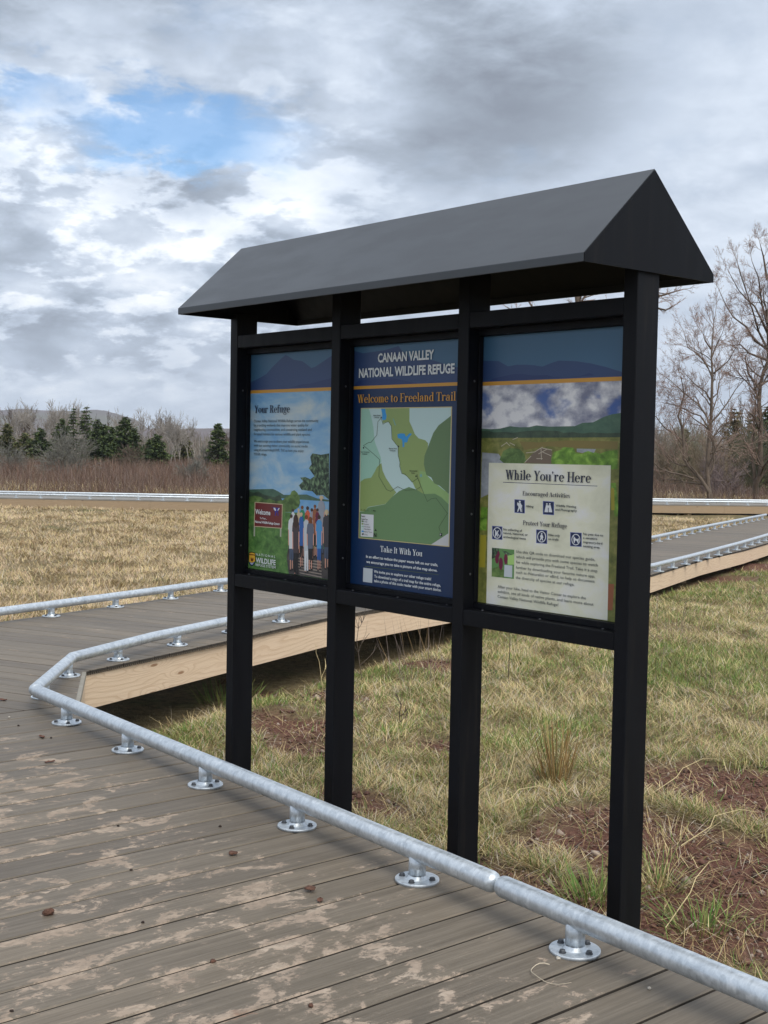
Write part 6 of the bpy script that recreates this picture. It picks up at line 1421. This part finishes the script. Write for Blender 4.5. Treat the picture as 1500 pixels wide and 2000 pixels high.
# ------------------------------------------------------------------ sky and light
SUN_EL,SUN_AZ=radians(48),radians(-8)      # azimuth measured from +x
w=bpy.data.worlds.new('World'); scene.world=w; w.use_nodes=True; nt=w.node_tree
for n_ in list(nt.nodes): nt.nodes.remove(n_)
class WN(N):
    def __init__(s): s.t=nt
W_=WN()
out=W_.n('ShaderNodeOutputWorld'); bg=W_.n('ShaderNodeBackground'); bg.inputs['Strength'].default_value=.1; W_.l(bg.outputs[0],out.inputs[0])
sky=W_.n('ShaderNodeTexSky',sky_type='NISHITA'); sky.sun_disc=False; sky.sun_elevation=SUN_EL; sky.sun_rotation=pi/2-SUN_AZ; sky.altitude=900; sky.dust_density=.6; sky.ozone_density=1.6
tc=W_.n('ShaderNodeTexCoord'); D=tc.outputs['Generated']; sep=W_.n('ShaderNodeSeparateXYZ'); W_.l(D,sep.inputs[0])
el=W_.math('ARCSINE',sep.outputs['Z']); az=W_.math('SUBTRACT',W_.math('ARCTAN2',sep.outputs['Y'],sep.outputs['X']),AZ0)   # radians, left positive
# cloud-layer coordinates: flattened towards the horizon
den=W_.math('ADD',W_.math('MAXIMUM',sep.outputs['Z'],0.),.42)
cx=W_.math('DIVIDE',sep.outputs['X'],den); cy=W_.math('DIVIDE',sep.outputs['Y'],den); cv=W_.n('ShaderNodeCombineXYZ'); W_.l(cx,cv.inputs[0]); W_.l(cy,cv.inputs[1]); W_.l(W_.math('MULTIPLY',sep.outputs['Z'],2.2),cv.inputs[2])
CV=cv.outputs[0]
def mp(s,loc=(0,0,0)):
    q=W_.n('ShaderNodeMapping'); q.inputs['Scale'].default_value=s; q.inputs['Location'].default_value=loc; W_.l(CV,q.inputs['Vector']); return q.outputs[0]
n_big=W_.noise(mp((1,1,1),(3.1,1.7,0)),1.9,4,.5,.2); n_mid=W_.noise(mp((1,1,1),(7.7,2.2,1)),5.,8,.56,.25); n_fin=W_.noise(mp((1,1,1.2),(1.3,8.8,3)),13.,8,.6,.2)
wob=W_.math('MULTIPLY',W_.math('SUBTRACT',n_mid,.5),.16); wob2=W_.math('MULTIPLY',W_.math('SUBTRACT',n_fin,.5),.10)
def blob(px,py,sx,sy,soft=1.,tilt=0.):
    """soft patch around a bearing / height given by a photo pixel; returns 0..1"""
    a0=-math.atan((px-750)/FPX); e0=(877+(px-750)*.019-py)/FPX
    a=W_.math('ADD',W_.math('SUBTRACT',az,a0),wob); e=W_.math('ADD',W_.math('SUBTRACT',el,e0),wob2)
    if tilt: a,e=W_.math('ADD',a,W_.math('MULTIPLY',e,tilt)),e
    qa=W_.math('DIVIDE',a,sx/FPX); qe=W_.math('DIVIDE',e,sy/FPX)
    d=W_.math('SQRT',W_.math('ADD',W_.math('MULTIPLY',qa,qa),W_.math('MULTIPLY',qe,qe)))
    return W_.rng(d,0,1.,1,0)
def acc(L):
    t=None
    for b_,k_ in L:
        v=W_.math('MULTIPLY',b_,k_); t=v if t is None else W_.math('ADD',t,v)
    return t
# cover: where the blue shows through
hole=acc([(blob(310,285,430,122),.95),(blob(10,205,170,62),.55),(blob(400,95,240,80),.22),(blob(330,335,260,60),.2)])
cover=W_.math('ADD',W_.math('ADD',W_.math('MULTIPLY',n_mid,.9),W_.math('MULTIPLY',n_fin,.35)),.18)
cover=W_.math('SUBTRACT',cover,hole)
cloud=W_.rng(cover,.0,.74,.20,1.)
# brightness of the cloud
shade=acc([(blob(960,225,470,220),-.50),(blob(140,70,330,140),-.24),(blob(900,60,800,150),-.12),(blob(110,480,260,80),-.12),(blob(230,650,420,70),-.04),(blob(1330,300,300,260),.10),(blob(330,480,320,120),.34),(blob(80,440,220,110),.16),(blob(560,380,260,140),.14),(blob(150,160,260,120),.06),(blob(300,570,420,120),.24),(blob(1450,640,260,100),.08),(blob(250,730,500,60),.06)])
tex=W_.math('ADD',W_.math('MULTIPLY',W_.math('SUBTRACT',n_mid,.5),1.0),W_.math('MULTIPLY',W_.math('SUBTRACT',n_fin,.5),.55))
left=W_.rng(az,-.12,.26,.6,1.15)
bil=W_.rng(W_.noise(mp((1,1,1.25),(4.4,9.1,5)),8.5,9,.58,.1),.465,.56,-1,1)
zone=W_.math('MULTIPLY',W_.rng(az,-.06,.12,.12,1),W_.math('MULTIPLY',W_.rng(el,.02,.07),W_.rng(el,.30,.20,.25,1)))
vd=W_.n('ShaderNodeTexVoronoi',feature='SMOOTH_F1'); vd.inputs['Scale'].default_value=7.5; vd.inputs['Smoothness'].default_value=.45
dn=W_.n('ShaderNodeTexNoise'); W_.l(mp((1,1,1.2),(2.,5.,1.)),dn.inputs['Vector']); dn.inputs['Scale'].default_value=9.; dn.inputs['Detail'].default_value=8.; dn.inputs['Roughness'].default_value=.62
vm=W_.n('ShaderNodeVectorMath',operation='MULTIPLY_ADD'); W_.l(dn.outputs['Color'],vm.inputs[0]); vm.inputs[1].default_value=(.16,.16,.16); W_.l(mp((1,1,1.35)),vm.inputs[2]); W_.l(vm.outputs[0],vd.inputs['Vector'])
lump=W_.math('SUBTRACT',.44,vd.outputs['Distance'])
billow=W_.math('MULTIPLY',zone,W_.math('ADD',W_.math('MULTIPLY',bil,.17),W_.math('SUBTRACT',W_.math('MULTIPLY',lump,.55),.005)))
br=W_.math('ADD',W_.math('ADD',W_.math('ADD',W_.math('MULTIPLY',tex,left),billow),shade),.575)
cc=W_.ramp(br,[(.05,(1.85,2.1,2.55)),(.3,(2.9,3.35,4.02)),(.5,(4.1,4.7,5.6)),(.7,(5.8,6.4,7.25)),(1.0,(8.3,8.6,8.9))])
skyc=W_.mix(1.,sky.outputs['Color'],(.70,1.0,1.16),'MULTIPLY')
mixd=W_.mix(cloud,skyc,cc)
# brighter, thinner overcast overhead and behind the viewer lights the scene; pale band at the horizon
hz=W_.rng(el,.0,.10,.40,0); mixd=W_.mix(hz,mixd,(5.6,6.2,7.1))
ovh=W_.rng(el,.55,1.1,0,.6); mixd=W_.mix(ovh,mixd,(8.6,8.8,9.2))
W_.l(mixd,bg.inputs['Color'])
sl=bpy.data.lights.new('sun','SUN'); sl.energy=1.9; sl.angle=radians(45); sl.color=(1,.94,.84)
so=bpy.data.objects.new('sun',sl); col.objects.link(so)
from mathutils import Vector, Matrix
so.rotation_euler=Vector((cos(SUN_EL)*cos(SUN_AZ),cos(SUN_EL)*sin(SUN_AZ),sin(SUN_EL))).to_track_quat('Z','Y').to_euler(); so.location=(0,0,30)
# ------------------------------------------------------------------ camera
cd=bpy.data.cameras.new('camera'); cam=bpy.data.objects.new('camera',cd); col.objects.link(cam); scene.camera=cam
cd.sensor_fit='VERTICAL'; cd.sensor_height=36; cd.lens=FPX/2000*36; cd.clip_start=.05; cd.clip_end=20000
R3=Matrix((CR,CU,-CF)).transposed(); cam.matrix_world=Matrix.Translation(Vector(CAM))@R3.to_4x4()
scene.render.engine='CYCLES'; scene.render.resolution_x=768; scene.render.resolution_y=1024
scene.view_settings.view_transform='Standard'; scene.view_settings.look='None'; scene.view_settings.gamma=1; scene.view_settings.exposure=0.55
scene.cycles.max_bounces=6; scene.cycles.diffuse_bounces=3; scene.cycles.use_denoising=True

# ------------------------------------------------------------------ air
mb=MB(); mb.box(-3600,900,-3000,4200,-45,260); hz_=mb.build('haze',None or [])
m=bpy.data.materials.new('haze_air'); m.use_nodes=True; t=m.node_tree
for n_ in list(t.nodes): t.nodes.remove(n_)
o_=t.nodes.new('ShaderNodeOutputMaterial'); v_=t.nodes.new('ShaderNodeVolumePrincipled'); v_.inputs['Color'].default_value=(.80,.88,1,1); v_.inputs['Density'].default_value=1.6e-4; v_.inputs['Anisotropy'].default_value=.2
t.links.new(v_.outputs[0],o_.inputs['Volume']); hz_.data.materials.append(m); hz_['kind']='stuff'
